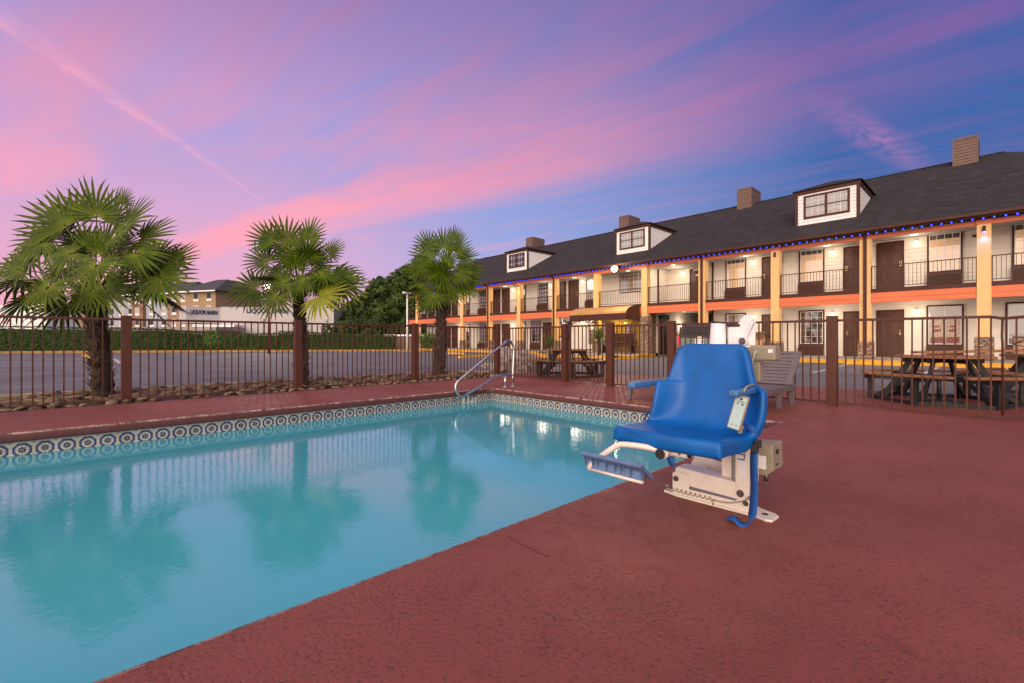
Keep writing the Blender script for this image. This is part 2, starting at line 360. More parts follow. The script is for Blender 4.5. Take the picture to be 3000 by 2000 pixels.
# ground has a hole where the pool is: build as frame round it
b=MB()
def rects(b,xs,ys,z,skip):
    for i in range(len(xs)-1):
        for j in range(len(ys)-1):
            if (i,j) in skip: continue
            b.quad((xs[i],ys[j],z),(xs[i+1],ys[j],z),(xs[i+1],ys[j+1],z),(xs[i],ys[j+1],z))
PX0,PX1,PY0,PY1=-7.5,5.80,1.67,6.80
rects(b,[-260,PX0-.3,PX1+.3,300],[-220,PY0-.3,PY1+.3,420],-.012,{(1,1)})
st(b.build('parking_lot',M['asphalt']))
b=MB(); rects(b,[-16,PX0,PX1,10.62],[-14,PY0,PY1,8.74],0,{(1,1)})
b.quad((7.9,8.74,0),(10.62,8.74,0),(10.4,9.5,0),(7.9,9.5,0))
st(b.build('pool_deck',M['deck']))
# coping: rounded nose round the basin
b=MB(); prof=[(0,0),(.018,-.003),(.03,-.012),(.036,-.03),(.036,-.085),(.028,-.1),(-.08,-.104)]
cor=[(PX0,PY0,1,1),(PX1,PY0,-1,1),(PX1,PY1,-1,-1),(PX0,PY1,1,-1)]
N=90; ring=[]
for k in range(4):
    x0,y0,sx,sy=cor[k]; x1,y1,tx,ty=cor[(k+1)%4]
    n=N if k%2==0 else 40
    for i in range(n):
        t=i/n; w=.0025*mnoise.noise(Vector((x0+(x1-x0)*t,y0+(y1-y0)*t,0))*2.3)
        ring.append((x0,y0,x1,y1,t,sx,sy,tx,ty,w,k))
vs=[]
for (x0,y0,x1,y1,t,sx,sy,tx,ty,w,k) in ring:
    for d,z in prof:
        ax,ay=x0+sx*d,y0+sy*d; bx,by=x1+tx*d,y1+ty*d
        nx,ny=[(0,1),(-1,0),(0,-1),(1,0)][k]
        ww=w if d>0 else 0
        vs.append((ax+(bx-ax)*t+nx*ww,ay+(by-ay)*t+ny*ww,z))
m_=len(prof);R_=len(ring)
b.add(vs,[(i*m_+j,i*m_+j+1,((i+1)%R_)*m_+j+1,((i+1)%R_)*m_+j) for i in range(R_) for j in range(m_-1)],True)
st(b.build('pool_coping',M['coping']))
# tile band + basin
TX0,TX1,TY0,TY1=PX0-.06,PX1+.06,PY0-.06,PY1+.07
WZ=-.25; P=.165; zt=-.118; zb=zt-P
def band(name,pa,pb,flip):
    b=MB(); pa=Vector(pa);pb=Vector(pb);L=(pb-pa).length
    b.quad((*pa,zb),(*pb,zb),(*pb,zt),(*pa,zt))
    def uv(q):
        d=(Vector((q.x,q.y))-pa).length; return ((L-d if flip else d)/P,(q.z-zb)/P)
    o=b.build(name,M['tile'],uv=uv,weld=False); st(o)
band('waterline_tile',(TX1,TY1),(TX0,TY1),False)
band('waterline_tile',(TX1,TY1),(TX1,TY0),False)
band('waterline_tile',(TX1,TY0),(TX0,TY0),False)
b=MB()
for (pa,pb) in (((TX1,TY1),(TX0,TY1)),((TX1,TY1),(TX1,TY0)),((TX1,TY0),(TX0,TY0)),((TX0,TY1),(TX0,TY0))):
    b.quad((*pa,zt),(*pb,zt),(*pb,-.1),(*pa,-.1))
st(b.build('tile_grout_strip',M['plain']))
b=MB()
c4=[(TX0,TY0),(TX1,TY0),(TX1,TY1),(TX0,TY1)]
for i in range(4):
    p,q=c4[i],c4[(i+1)%4]; b.quad((*p,-1.5),(*q,-1.5),(*q,zb),(*p,zb))
b.quad(*[(*p,-1.5) for p in c4])
st(b.build('pool_basin',M['plaster']))
for r_,z_ in ((1.55,-.50),(1.12,-.40),(.72,-.31)):
    b=MB(); n=24; arc=[(TX1-r_*math.sin(k/n*math.pi/2),TY1-r_*math.cos(k/n*math.pi/2)) for k in range(n+1)]
    b.add([(TX1,TY1,z_)]+[(x,y,z_) for x,y in arc],[(0,k+1,k+2) for k in range(n)])
    b.add([(x,y,z_) for x,y in arc]+[(x,y,z_-.6) for x,y in arc],[(k,k+1,n+2+k,n+1+k) for k in range(n)])
    st(b.build('pool_step',M['plaster']))
    b=MB(); a2=[(TX1-(r_-.05)*math.sin(k/n*math.pi/2),TY1-(r_-.05)*math.cos(k/n*math.pi/2)) for k in range(n+1)]
    b.add([(x,y,z_+.004) for x,y in arc]+[(x,y,z_+.004) for x,y in a2],[(k,k+1,n+2+k,n+1+k) for k in range(n)])
    st(b.build('step_edge_tile',M['ink']))
b=MB(); b.quad((TX0,TY0,WZ),(TX1,TY0,WZ),(TX1,TY1,WZ),(TX0,TY1,WZ)); st(b.build('pool_water',M['water']))
# 3 FT depth marker on two plain tiles
dm=empty('depth_marker',(4.9,TY1,-.2),'pale depth marker tiles reading 3 FT at the waterline beside the handrail','depth marker')
u3=lambda u,y=TY1-.004: at(u,1168,1)
def xon(u,y):
    d=at(u,CV,1); return d.x*(y/d.y)
xa,xb=xon(1280+345/4.704,TY1),xon(1280+540/4.704,TY1)
b=MB(); b.box(xa,xb,TY1-.004,TY1-.001,zb,zt); b.build('tile_plate',M['plain'],dm)
text('depth_text','3',.15,frame((xon(1280+397/4.704,TY1),TY1-.005,zt-.07),(1,0,0),(0,0,1)),M['ink'],dm,bold=.035)
text('depth_text','FT',.15,frame((xon(1280+490/4.704,TY1),TY1-.005,zt-.07),(1,0,0),(0,0,1)),M['ink'],dm,bold=.035)
for (u,v,u2,v2) in ((1486,1571,1610,1632),(2300,1246,2450,1203)):
    a_=gd(u,v,0);c_=gd(u2,v2,0);t_=(c_-a_).normalized();n_=Vector((-t_.y,t_.x,0))*.0035; q=MB(); k_=14; up_=Vector((0,0,.0012))
    P_=[a_.lerp(c_,i/k_)+n_*1.6*mnoise.noise(Vector((i*.7,u,0))) for i in range(k_+1)]
    q.add([p+n_*s_+up_ for p in P_ for s_ in (-1,1)],[(2*i,2*i+1,2*i+3,2*i+2) for i in range(k_)])
    st(q.build('deck_joint',mat('joint_dirt',(.13,.036,.03),.8)))
# planting strip with kerb beyond the fence
b=MB(); b.quad((-16,8.74,-.004),(7.9,8.74,-.004),(7.9,10.98,-.004),(-16,11.2,-.004)); 
M['soil']=mat('soil',(.10,.07,.05),.95,var=.4,vs=12,bs=.8,bscale=30)
st(b.build('planting_bed',M['soil']))
b=MB(); 
def kerb(b,pts,w,z0,z1):
    pts=[Vector(p) for p in pts]; n=len(pts); L=[];R=[]
    for i,p in enumerate(pts):
        t=(pts[min(i+1,n-1)]-pts[max(i-1,0)]).normalized(); q=Vector((-t.y,t.x))*w/2; L.append(p+q);R.append(p-q)
    vs=[];e=.015
    for i in range(n):
        c=(L[i]+R[i])/2; l2=L[i]+(c-L[i]).normalized()*e; r2=R[i]+(c-R[i]).normalized()*e
        vs+=[(L[i].x,L[i].y,z0),(L[i].x,L[i].y,z1-e),(l2.x,l2.y,z1),(r2.x,r2.y,z1),(R[i].x,R[i].y,z1-e),(R[i].x,R[i].y,z0)]
    fs=[(i*6+j,i*6+j+1,i*6+7+j,i*6+6+j) for i in range(n-1) for j in range(5)]
    fs+=[tuple(range(6)),tuple((n-1)*6+j for j in range(6))]
    b.add(vs,fs)
kerb(b,[(-16,11.3),(-1,11.2),(5.9,11.05),(7.9,10.9),(8.6,10.2)],.14,-.012,.035); st(b.build('bed_kerb',M['oldkerb']))
# river rocks, one object each
variants=[]
for k in range(7):
    b=MB(); b.ball((0,0,0),1,20,13); o=b.build('river_rock',M['rock'],bevel=0)
    for v in o.data.vertices:
        n_=mnoise.noise(v.co*.9+Vector((k*7.3,0,0)))*.55+abs(mnoise.noise(v.co*2.1+Vector((0,k*3.1,0))))*-.35+.1
        v.co*=1+n_
    for p in o.data.polygons: p.use_smooth=True
    variants.append(o)
cnt=0; RL='rounded tan river rock lying in the rock bed behind the pool fence'
spots=[]
for row,(yy,sz) in enumerate(((8.90,.10),(9.05,.14),(9.32,.15),(9.62,.15),(9.95,.16),(10.3,.16),(10.68,.17),(10.95,.13))):
    x=-2.6+row*.13
    while x<7.7:
        s=sz*U(.6,1.15)*.72; x+=s*1.0
        if yy>9.3 and x<.0+ (yy-9)*.35-1.4: x+=s; continue
        spots.append((x,yy+U(-.05,.05),s,row)); x+=s*U(1.0,1.7)
spots=[q for q in spots if not any((q[0]-px)**2+(q[1]-py)**2<.05 for px,py in (tuple(gd(300,1160))[:2],(3.27,9.98),(6.94,10.35)))]
random.shuffle(spots); spots=spots[:290]
for i,(x,y,s,row) in enumerate(spots):
    o=variants[i] if i<7 else variants[i%7].copy()
    if i>=7: COL.objects.link(o)
    o.location=(x,y,s*.14); o.scale=(s*U(.8,1.5),s*U(.7,1.0),s*U(.32,.6)); o.rotation_euler=(U(-.35,.35),U(-.35,.35),U(-.9,.9))
    tag(o,RL,'rock','river rocks in the bed behind the pool fence')
# boulders
def boulder(c,r,sc,label,seed):
    bm=bmesh.new(); bmesh.ops.create_icosphere(bm,subdivisions=4,radius=1)
    for v in bm.verts:
        p=v.co*1.2+Vector((seed,seed*2,0)); d=mnoise.noise(p)*.4+abs(mnoise.noise(p*2.3))*.25+mnoise.noise(p*6)*.05
        v.co*=(.85+d)
    me=bpy.data.meshes.new('boulder'); bm.to_mesh(me); bm.free(); me.materials.append(M['boulder'])
    o=bpy.data.objects.new('boulder',me); COL.objects.link(o); o.location=c; o.scale=(r*sc[0],r*sc[1],r*sc[2]); tag(o,label,'boulder')
    return o
g=gd(1482,1092); boulder((g.x+.4,g.y+.3,.22),.58,(1.15,.85,.9),'large brown grey boulder just behind the fence corner',3)
g=gd(1545,1085); boulder((g.x+.45,g.y+.5,.2),.5,(.9,1.0,.85),'jagged grey boulder leaning right beside the large boulder',9)
g=gd(1428,1075); boulder((g.x,g.y,.05),.2,(1.2,.9,.6),'small low brown boulder left of the large boulder',5)
# ================================================================ parking markings and kerbs
for (u1,v1,u2,v2,w) in ((2379,1089.5,2510,1058.5,.11),):
    pass
def stripe(a,b_,w,name='parking_line'):
    a=Vector(a[:2]);b_=Vector(b_[:2]);t=(b_-a).normalized();n=Vector((-t.y,t.x))*w/2
    q=MB(); q.quad((*(a+n),-.008),(*(b_+n),-.008),(*(b_-n),-.008),(*(a-n),-.008)); st(q.build(name,M['line']))
stripe(gd(2381,1089,0),gd(2500,1061,0),.10)
for yy in (1.45,7.0,): stripe((17.0,yy),(21.6,yy+.02),.1)
a=gd(1195,1029.5,0)
for u,v,u2,v2 in ((0,1060,270,1058.5),(0,1069.5,262,1065),(0,1050,250,1047.8),(335,1049,352,1061.5),(345,1062,408,1060)): stripe(gd(u,v),gd(u2,v2),.12)
# hedge kerb on far side of the lot
def kb(pts,w,z1,m_,name='kerb'):
    q=MB(); kerb(q,pts,w,-.012,z1); return st(q.build(name,M[m_]))
HK=[gd(-700,1041,-.01),gd(-20,1034,-.01),gd(420,1031,-.01),gd(700,1029.5,-.01),gd(1150,1027,-.01),gd(1240,1030,-.01)]
kb([(p.x,p.y) for p in HK],.3,.15,'orangekerb','far_kerb')
# motel kerbs
kb([(22.55,-14),(22.55,10.2),(22.9,11.0),(24.5,11.2)],.28,.15,'yellow')
kb([(24.5,14.0),(22.4,13.6),(20.6,12.9),(19.2,13.0),(18.3,14.0),(18.0,15.4),(18.3,17.2),(19.2,18.4),(20.6,19.2),(21.9,20.2),(22.4,22),(22.55,24),(22.55,41)],.28,.15,'yellow')
q=MB()
q.add([(18.45,15.4,.145),(18.6,14.2,.145),(19.4,13.3,.145),(20.6,13.1,.145),(22.4,13.8,.145),(24.4,14.2,.145),(26,14.4,.145),(26,20.2,.145),(21.8,20.0,.145),(20.5,19,.145),(19.4,18.2,.145),(18.7,17.1,.145)],[tuple(range(12))])
q.quad((22.6,-14,.146),(25.9,-14,.20),(25.9,11.0,.20),(22.6,10.6,.146)); q.quad((22.6,20.0,.146),(25.9,20.2,.20),(25.9,41,.20),(22.6,41,.146))
st(q.build('walkway',M['conc']))
# painted island edge + wheel stops
kb([tuple(gd(1344,1047,0)[:2]),tuple(gd(1420,1042,0)[:2]),tuple(gd(1500,1038,0)[:2])],.22,.1,'yellow','island_kerb')
def stop(c,ang,label):
    b=MB(); t=Vector((math.cos(ang),math.sin(ang),0)); n=Vector((-t.y,t.x,0)); c=Vector((c[0],c[1],-.012)); L=.9
    pr=[(-.085,0),(-.065,.1),(-.04,.125),(.04,.125),(.065,.1),(.085,0)]
    b.prism([c-t*L+n*p+Vector((0,0,z)) for p,z in pr],t*2*L)
    ORG['_free']=c; o=b.build('wheel_stop',M['yellow'],bevel=.01); ORG['_free']=Vector((0,0,0)); o.location=c
    return tag(o,label,'wheel stop','yellow parking wheel stops')
stop((21.75,3.25),math.pi/2,'yellow wheel stop in front of the stone column with the downspout')
stop((21.75,.25),math.pi/2,'yellow wheel stop behind the large picnic table')
g=gd(1337,1036,-.01); stop((g.x,g.y),math.pi/2,'yellow wheel stop at the far left end of the motel kerb')
g0=gd(247,1040,-.01);g1=gd(266,1058,-.01); SA=math.atan2(g1.y-g0.y,g1.x-g0.x)
for i,(u,v) in enumerate(((247,1040.5),(253,1045),(259.5,1050.8),(268,1058.5))):
    g=gd(u,v,-.01)
    o=stop((g.x,g.y),SA,['farthest','third','second','nearest'][i]+' faded yellow wheel stop in the row left of the first palm trunk')
# ================================================================ fences
def fence_post(b,x,y,zt_,w=.125):
    b.box(x-w/2,x+w/2,y-w/2,y+w/2,0,zt_)
def run(thing,axis,c,posts,zr,zb_,zpost,pw=.125,step=.1005,skip=()):
    for k,(a,bb) in enumerate(zip(posts,posts[1:])):
        if k in skip: continue
        b=MB(); lo,hi=min(a,bb)+pw/2,max(a,bb)-pw/2
        def bx(p0,p1,t,z0,z1):
            if axis=='x': b.box(p0,p1,c-t,c+t,z0,z1)
            else: b.box(c-t,c+t,p0,p1,z0,z1)
        bx(lo,hi,.019,zr-.034,zr); bx(lo,hi,.016,zb_,zb_+.026)
        n=round((hi-lo)/step); 
        for i in range(1,n):
            p=lo+(hi-lo)*i/n; d=U(-.0015,.0015); t=.0085
            p0,p1=p-t+d,p+t+d
            if axis=='x': b.box(p0,p1,c-t,c+t,zb_+.026,zr-.034)
            else: b.box(c-t,c+t,p0,p1,zb_+.026,zr-.034)
        b.build('picket_panel',M['fence'],thing,bevel=.0015,seg=1)
    for p in posts:
        b=MB()
        if axis=='x': fence_post(b,p,c,zpost,pw)
        else: fence_post(b,c,p,zpost,pw)
        b.build('post',M['fence'],thing,bevel=.005)
FY0=8.93; FX0=7.80
lf=empty('metal_fence',(2.8,FY0,0),'long brown picket fence along the palms and parking lot on the left','fence')
run(lf,'x',FY0,[-6.9,-4.46,-2.02,.425,2.865,5.36,7.80],1.245,.03,1.285)
rf=empty('metal_fence',(FX0,7.8,0),'short brown picket fence between the fence corner and the gate','fence')
run(rf,'y',FX0,[6.63,8.93-.126],1.225,.03,1.27)
for o in list(rf.children):
    if o.name.startswith('post') and max(v.co.y for v in o.data.vertices)>.9: bpy.data.objects.remove(o)
rg=empty('metal_fence',(FX0,3.0,0),'brown picket fence behind the lounge chair, running right of the gate','fence')
run(rg,'y',FX0,[1.64,4.09,5.42],1.215,.03,1.265)
b=MB(); b.beam((FX0,1.577,1.198),(FX0,.08,1.196),.038,.034); b.beam((FX0,.08,1.196),(FX0-.02,-.02,1.172),.038,.034); b.beam((FX0-.02,-.02,1.172),(FX0-.16,-.9,1.235),.038,.034); b.beam((FX0-.16,-.9,1.235),(FX0-.3,-2.4,1.225),.038,.034)
b.beam((FX0,1.577,.043),(FX0-.02,-.02,.043),.032,.026); b.beam((FX0-.02,-.02,.043),(FX0-.3,-2.4,.043),.032,.026)
y=1.48
while y>-2.3:
    x=FX0 if y>-.02 else FX0-.02-.118*(-.02-y)
    if abs(y+.02)>.05: b.box(x-.0085,x+.0085,y-.0085,y+.0085,.05,1.19)
    y-=.1005
b.build('picket_panel',M['fence'],rg,bevel=.0015,seg=1)
b=MB(); b.tube([(FX0-.02,-.02,1.17),(FX0-.03,-.015,.95),(FX0-.02,-.02,.9),(FX0-.02,-.02,.05)],.011,6); b.build('bent_picket',M['fence'],rg)
b=MB(); fence_post(b,FX0-.3,-2.4,1.27); b.build('post',M['fence'],rg,bevel=.005)
# gate with scroll work
gt=empty('pool_gate',(FX0,6.02,0),'brown picket pool gate with wrought iron scrolls on top','gate')
b=MB(); y0,y1=5.50,6.50
b.box(FX0-.02,FX0+.02,y0,y1,1.20,1.236); b.box(FX0-.018,FX0+.018,y0,y1,.06,.088)
b.box(FX0-.02,FX0+.02,y1-.038,y1,.088,1.2); b.box(FX0-.02,FX0+.02,y0,y0+.03,.088,1.2); b.build('gate_frame',M['fence'],gt,bevel=.002,seg=1)
b=MB()
for i in range(1,9):
    p=y0+.015+(y1-y0-.03)*i/9.3; b.box(FX0-.0085,FX0+.0085,p-.0085,p+.0085,.088,1.2)
b.build('pickets',M['fence'],gt)
def spiral(c,r0,r1,a0,a1,n=22):
    return [(FX0,c[0]+ (r0+(r1-r0)*k/n)*math.cos(a0+(a1-a0)*k/n),c[1]+(r0+(r1-r0)*k/n)*math.sin(a0+(a1-a0)*k/n)) for k in range(n+1)]
b=MB()
b.tube([(FX0,6.46,1.245),(FX0,6.05,1.43)]+spiral((6.0,1.35),.08,.035,math.radians(60),math.radians(-300))[3:],.0085,7)
b.tube([(FX0,5.52,1.245),(FX0,5.86,1.43)]+spiral((5.89,1.34),.08,.035,math.radians(110),math.radians(440))[3:],.0085,7)
b.tube([(FX0,5.95,1.245)]+spiral((5.84,1.30),.05,.05,math.radians(180),math.radians(20),12)+[(FX0,5.76,1.245)],.0085,7)
b.tube(spiral((5.57,1.30),.05,.03,math.radians(-20),math.radians(200),14),.008,7)
b.build('scroll_work',M['fence'],gt)
b=MB(); b.box(FX0-.04,FX0+.03,6.515,6.56,.95,1.07); b.box(FX0-.05,FX0-.02,6.47,6.53,.99,1.02); b.build('latch',M['black'],gt,bevel=.004)
b=MB(); b.box(FX0-.03,FX0+.03,6.45,6.53,1.24,1.33); b.cyl((FX0-.04,6.52,1.30),(FX0-.04,6.60,1.33),.018); b.tube([(FX0-.03,6.54,1.30),(FX0-.05,6.6,1.36),(FX0-.03,6.64,1.37),(FX0-.02,6.66,1.31)],.012,6); b.build('closer',M['black'],gt,bevel=.006)
b=MB(); b.cyl((FX0,6.70,1.23),(FX0,6.70,1.40),.012); b.box(FX0-.008,FX0+.008,6.62,6.7,1.27,1.345); b.build('latch_tag',M['powder2'],gt)
# ================================================================ stair handrail of the pool
hr=empty('pool_handrail',(6.2,6.7,0),'polished stainless steel handrail bent over the pool corner steps','handrail')
YH=6.70
def PH(a,b_):
    d=at(1280+a/4.704,980+b_/4.704,1)-Vector((0,0,CAMH)); t=YH/d.y; return Vector((d.x*t,YH,CAMH+d.z*t))
def smooth(pts,n=6):
    out=[]; P=[Vector(p) for p in pts]
    for i in range(len(P)-1):
        p0=P[max(i-1,0)];p1=P[i];p2=P[i+1];p3=P[min(i+2,len(P)-1)]
        for k in range(n):
            t=k/n; out.append(.5*((2*p1)+(-p0+p2)*t+(2*p0-5*p1+4*p2-p3)*t*t+(-p0+3*p1-3*p2+p3)*t**3))
    out.append(P[-1]); return out
path=[(1045,700),(1047,560),(1055,330),(1060,210),(1046,135),(1010,98),(975,92),(935,112),(700,292),(320,610),(278,650),(258,705),(262,765),(285,812),(325,840),(370,835),(430,805),(640,680),(850,560),(880,553),(960,548),(1046,546)]
pts=[PH(*p) for p in path]; pts=pts[:3]+smooth(pts[2:9],5)[1:]+smooth(pts[8:18],5)[1:]+smooth(pts[17:],4)[1:]
b=MB(); b.tube(pts,.0245,14); b.build('rail_tube',M['steel'],hr)
b=MB(); b.cyl(PH(942,560),PH(938,708)*1.0,.0235); b.build('support_leg',M['steel'],hr)
for p in ((938,708),(1045,700)):
    b=MB(); q=PH(*p); b.cyl((q.x,q.y,0.001),(q.x,q.y,.014),.062,20); b.build('escutcheon',M['steel'],hr,bevel=.003)
# ================================================================ motel
XC=23.6; XW=25.8; L0,L1=-14.3,40.6
mo=empty('motel_building',(XC,14,0),'long two storey motel with orange balcony bands, cream columns and dark shingle roof','building')
CY=[.39,3.82,7.20,10.68,14.06,17.5,21.05,24.6,28.12,31.68,35.3,39.0]
CYb=[-3.1,-6.6,-10.1,-13.6]
ZF=3.0
def wall(b,ax,c,p0,p1,z0,z1,out,step=.17):
    """lap siding: out = sign of the outward normal along the other axis"""
    z=z0
    while z<z1-1e-4:
        z2=min(z+step,z1); o0=.03*out; o1=.004*out
        if ax=='y': vs=[(c+o0,p0,z),(c+o0,p1,z),(c+o1,p1,z2),(c+o1,p0,z2),(c,p1,z),(c,p0,z)]
        else: vs=[(p0,c+o0,z),(p1,c+o0,z),(p1,c+o1,z2),(p0,c+o1,z2),(p1,c,z),(p0,c,z)]
        b.add(vs,[(0,1,2,3),(0,5,4,1)]); z=z2
b=MB()
for z0,z1 in ((.15,2.62),(3.1,5.3)):
    wall(b,'y',XW,L0,11.03,z0,z1,-1); wall(b,'y',XW,14.42,L1,z0,z1,-1)
wall(b,'x',14.42,XW,36,0,2.9,-1); wall(b,'x',14.42,XW,26.93,3.1,5.3,-1); wall(b,'y',26.93,11.03,14.42,3.1,5.3,-1); wall(b,'x',11.03,XW,26.93,3.1,5.3,1)
wall(b,'x',L1,XW,40.6,0,5.3,1); wall(b,'x',L0,XW,40.6,0,5.3,-1)
b.build('siding_wall',M['siding'],mo,weld=False)
b=MB(); wall(b,'x',11.03,XW,36,0,2.9,1); b.box(35.9,36,11.03,14.42,0,2.9); b.box(40.6,40.8,L0,L1,0,5.4); b.build('passage_wall',M['trim'],mo,weld=False)
for (ya,yb,za,zb2) in ((11.0,11.10,.15,2.59),(11.0,11.10,3.1,5.25),(14.36,14.46,3.1,5.25),(18.80,18.88,3.1,5.25)):
    b=MB(); b.box(XW-.05,XW+.03,ya,yb,za,zb2); b.build('corner_trim',M['trim'],mo,bevel=.004)
# floors / ceilings
b=MB()
XF=XC+.10
b.add([(XF,L0,ZF),(XF,L1,ZF),(XW,L1,3.17),(XW,L0,3.17),(XF,L0,2.75),(XF,L1,2.75),(XW,L1,2.75),(XW,L0,2.75)],[(0,1,2,3),(4,7,6,5),(0,4,5,1),(2,6,7,3),(0,3,7,4),(1,5,6,2)])
b.box(XW+.001,26.93,11.04,14.41,3.05,3.171)
b.build('balcony_floor',M['conc'],mo)
b=MB(); b.box(XC+.2,XW-.02,L0,11.0,2.60,2.70); b.box(XC+.2,36,11.0,14.46,2.70,2.9); b.box(XC+.2,XW-.02,14.46,L1,2.60,2.70); b.box(XC+.15,XW-.02,L0,11.0,5.27,5.33); b.box(XC+.15,26.93,11.0,14.46,5.27,5.33); b.box(XC+.15,XW-.02,14.46,L1,5.27,5.33)
b.build('porch_ceiling',M['greysiding'],mo)
allc=sorted(CYb+CY)
def col(y,stoneh=.84,down=False,w=.36,label=None):
    b=MB(); b.box(XC-.0,XC+w,y-w/2,y+w/2,stoneh-.02,5.09)
    for s in (-1,1):
        b.box(XC-.012,XC+.03,y+s*(w/2-.02)-.02,y+s*(w/2-.02)+.02+.008*s,stoneh,5.06)
    c=b.build('column',M['cream'],mo,bevel=.006)
    b=MB(); s=.07; b.box(XC-s,XC+w+s,y-w/2-s,y+w/2+s,.13,stoneh); b.build('stone_base',M['stone'],c,bevel=.02)
    b=MB(); b.box(XC-.03,XC+w,y-w/2-.03,y+w/2+.03,5.09,5.272); b.build('column_cap',M['orange'],c,bevel=.004)
    if down:
        b=MB(); b.box(XC-.1,XC-.02,y-.06,y+.05,.35,5.2); b.beam((XC-.06,y,5.18),(23.12,y,5.33),.09,.07); b.build('downspout',M['trim'],c,bevel=.01)
    return c
for y in allc:
    k=min(range(len(CY)),key=lambda i:abs(CY[i]-y)) if y in CY else -1
    hh={0:1.02,4:2.26}.get(k,.84)
    c=col(y,hh,k in (1,3,6,8),.36)
# beams, bands, rails between columns
for a,c2 in zip(allc,allc[1:]+[L1+.15]):
    y0,y1=a+.18,c2-.18
    b=MB(); b.box(XC+.04,XC+.2,y0,y1,5.07,5.24); b.build('upper_beam',M['orange'],mo,bevel=.004)
    b=MB(); b.box(XC+.03,XC+.095,y0,y1,2.62,2.845); b.box(XC+.036,XC+.18,y0,y1,2.43,2.615); b.build('balcony_band',M['orange'],mo,bevel=.004)
    b=MB(); b.box(XC+.005,XC+.13,y0,y1,2.85,3.006); b.build('balcony_edge',M['trim'],mo,bevel=.004)
    b=MB(); xr=XC+.14
    b.box(xr-.022,xr+.022,y0,y1,3.915,3.95); b.box(xr-.014,xr+.014,y0,y1,3.08,3.105)
    b.box(xr-.02,xr+.02,y0,y0+.035,3.0,3.915); b.box(xr-.02,xr+.02,y1-.035,y1,3.0,3.915)
    n=int((y1-y0)/.118)
    for i in range(1,n):
        p=y0+(y1-y0)*i/n; b.box(xr-.0075,xr+.0075,p-.0075,p+.0075,3.105,3.915)
    b.build('railing',M['trim'],mo)
# roof
RS=.5; EX,EZ=23.2,5.42; RXX=32.2; RZ=EZ+RS*(RXX-EX)
def rz(x): return EZ+RS*(x-EX)
b=MB(); y0,y1=L0-.4,L1+.35; t=.06
ya=-.16; yb=-2.3; RZ2=RZ-.58
vs=[(EX,y0,EZ),(EX,yb,EZ),(EX,ya,EZ),(EX,y1,EZ),(RXX,y0,RZ2),(RXX,yb,RZ2),(RXX,ya,RZ),(RXX,y1,RZ),(41.2,y0,EZ),(41.2,yb,EZ),(41.2,ya,EZ),(41.2,y1,EZ)]
b.add(vs,[(0,1,5,4),(1,2,6,5),(2,3,7,6),(4,5,9,8),(5,6,10,9),(6,7,11,10)])
b.add([(x,y,z-.12) for x,y,z in vs],[(0,1,5,4),(1,2,6,5),(2,3,7,6),(4,5,9,8),(5,6,10,9),(6,7,11,10)])
b.add([(40.6,y1-.36,5.3),(XC,y1-.36,5.3),(XC,y1-.36,rz(XC)-.1),(RXX,y1-.36,RZ-.12),(40.6,y1-.36,5.6)],[(0,1,2,3,4)])
roof=b.build('roof',M['rooftile'],mo,weld=False)
b=MB(); b.box(RXX-.1,RXX+.1,ya,y1,RZ-.035,RZ+.03); b.build('ridge_cap',M['rooftile'],roof)
b=MB(); b.box(23.06,23.195,y0,y1,5.325,5.43); b.box(23.2,23.25,y0,y1,5.27,5.39); b.box(23.251,XC+.14,y0,y1,5.30,5.34); b.box(23.305,23.355,y0,y1,5.262,5.299)
b.build('gutter',M['trim'],roof,bevel=.008)
b=MB(); 
for s in (0,): b.beam((EX,y1+.02,EZ-.06),(RXX,y1+.02,RZ-.06),.04,.18)
b.build('rake_board',M['trim'],roof)
# chimneys
for y in (1.157,11.39,20.51,31.14):
    b=MB(); x0,x1,w=31.35,33.0,.42
    wall(b,'y',x0,y-w,y+w,9.0,10.72,-1,.15); wall(b,'x',y-w,x0,x1,9.0,10.72,-1,.15); wall(b,'x',y+w,x0,x1,9.0,10.72,1,.15); wall(b,'y',x1,y-w,y+w,9.0,10.72,1,.15)
    b.box(x0-.03,x1+.03,y-w-.03,y+w+.03,10.72,10.81)
    for sx in (x0,x1):
        for s in (-1,1): b.box(sx-.03,sx+.03,y+s*w-.03,y+s*w+.03,9.0,10.72)
    b.build('chimney',M['chimney'],roof,weld=False)
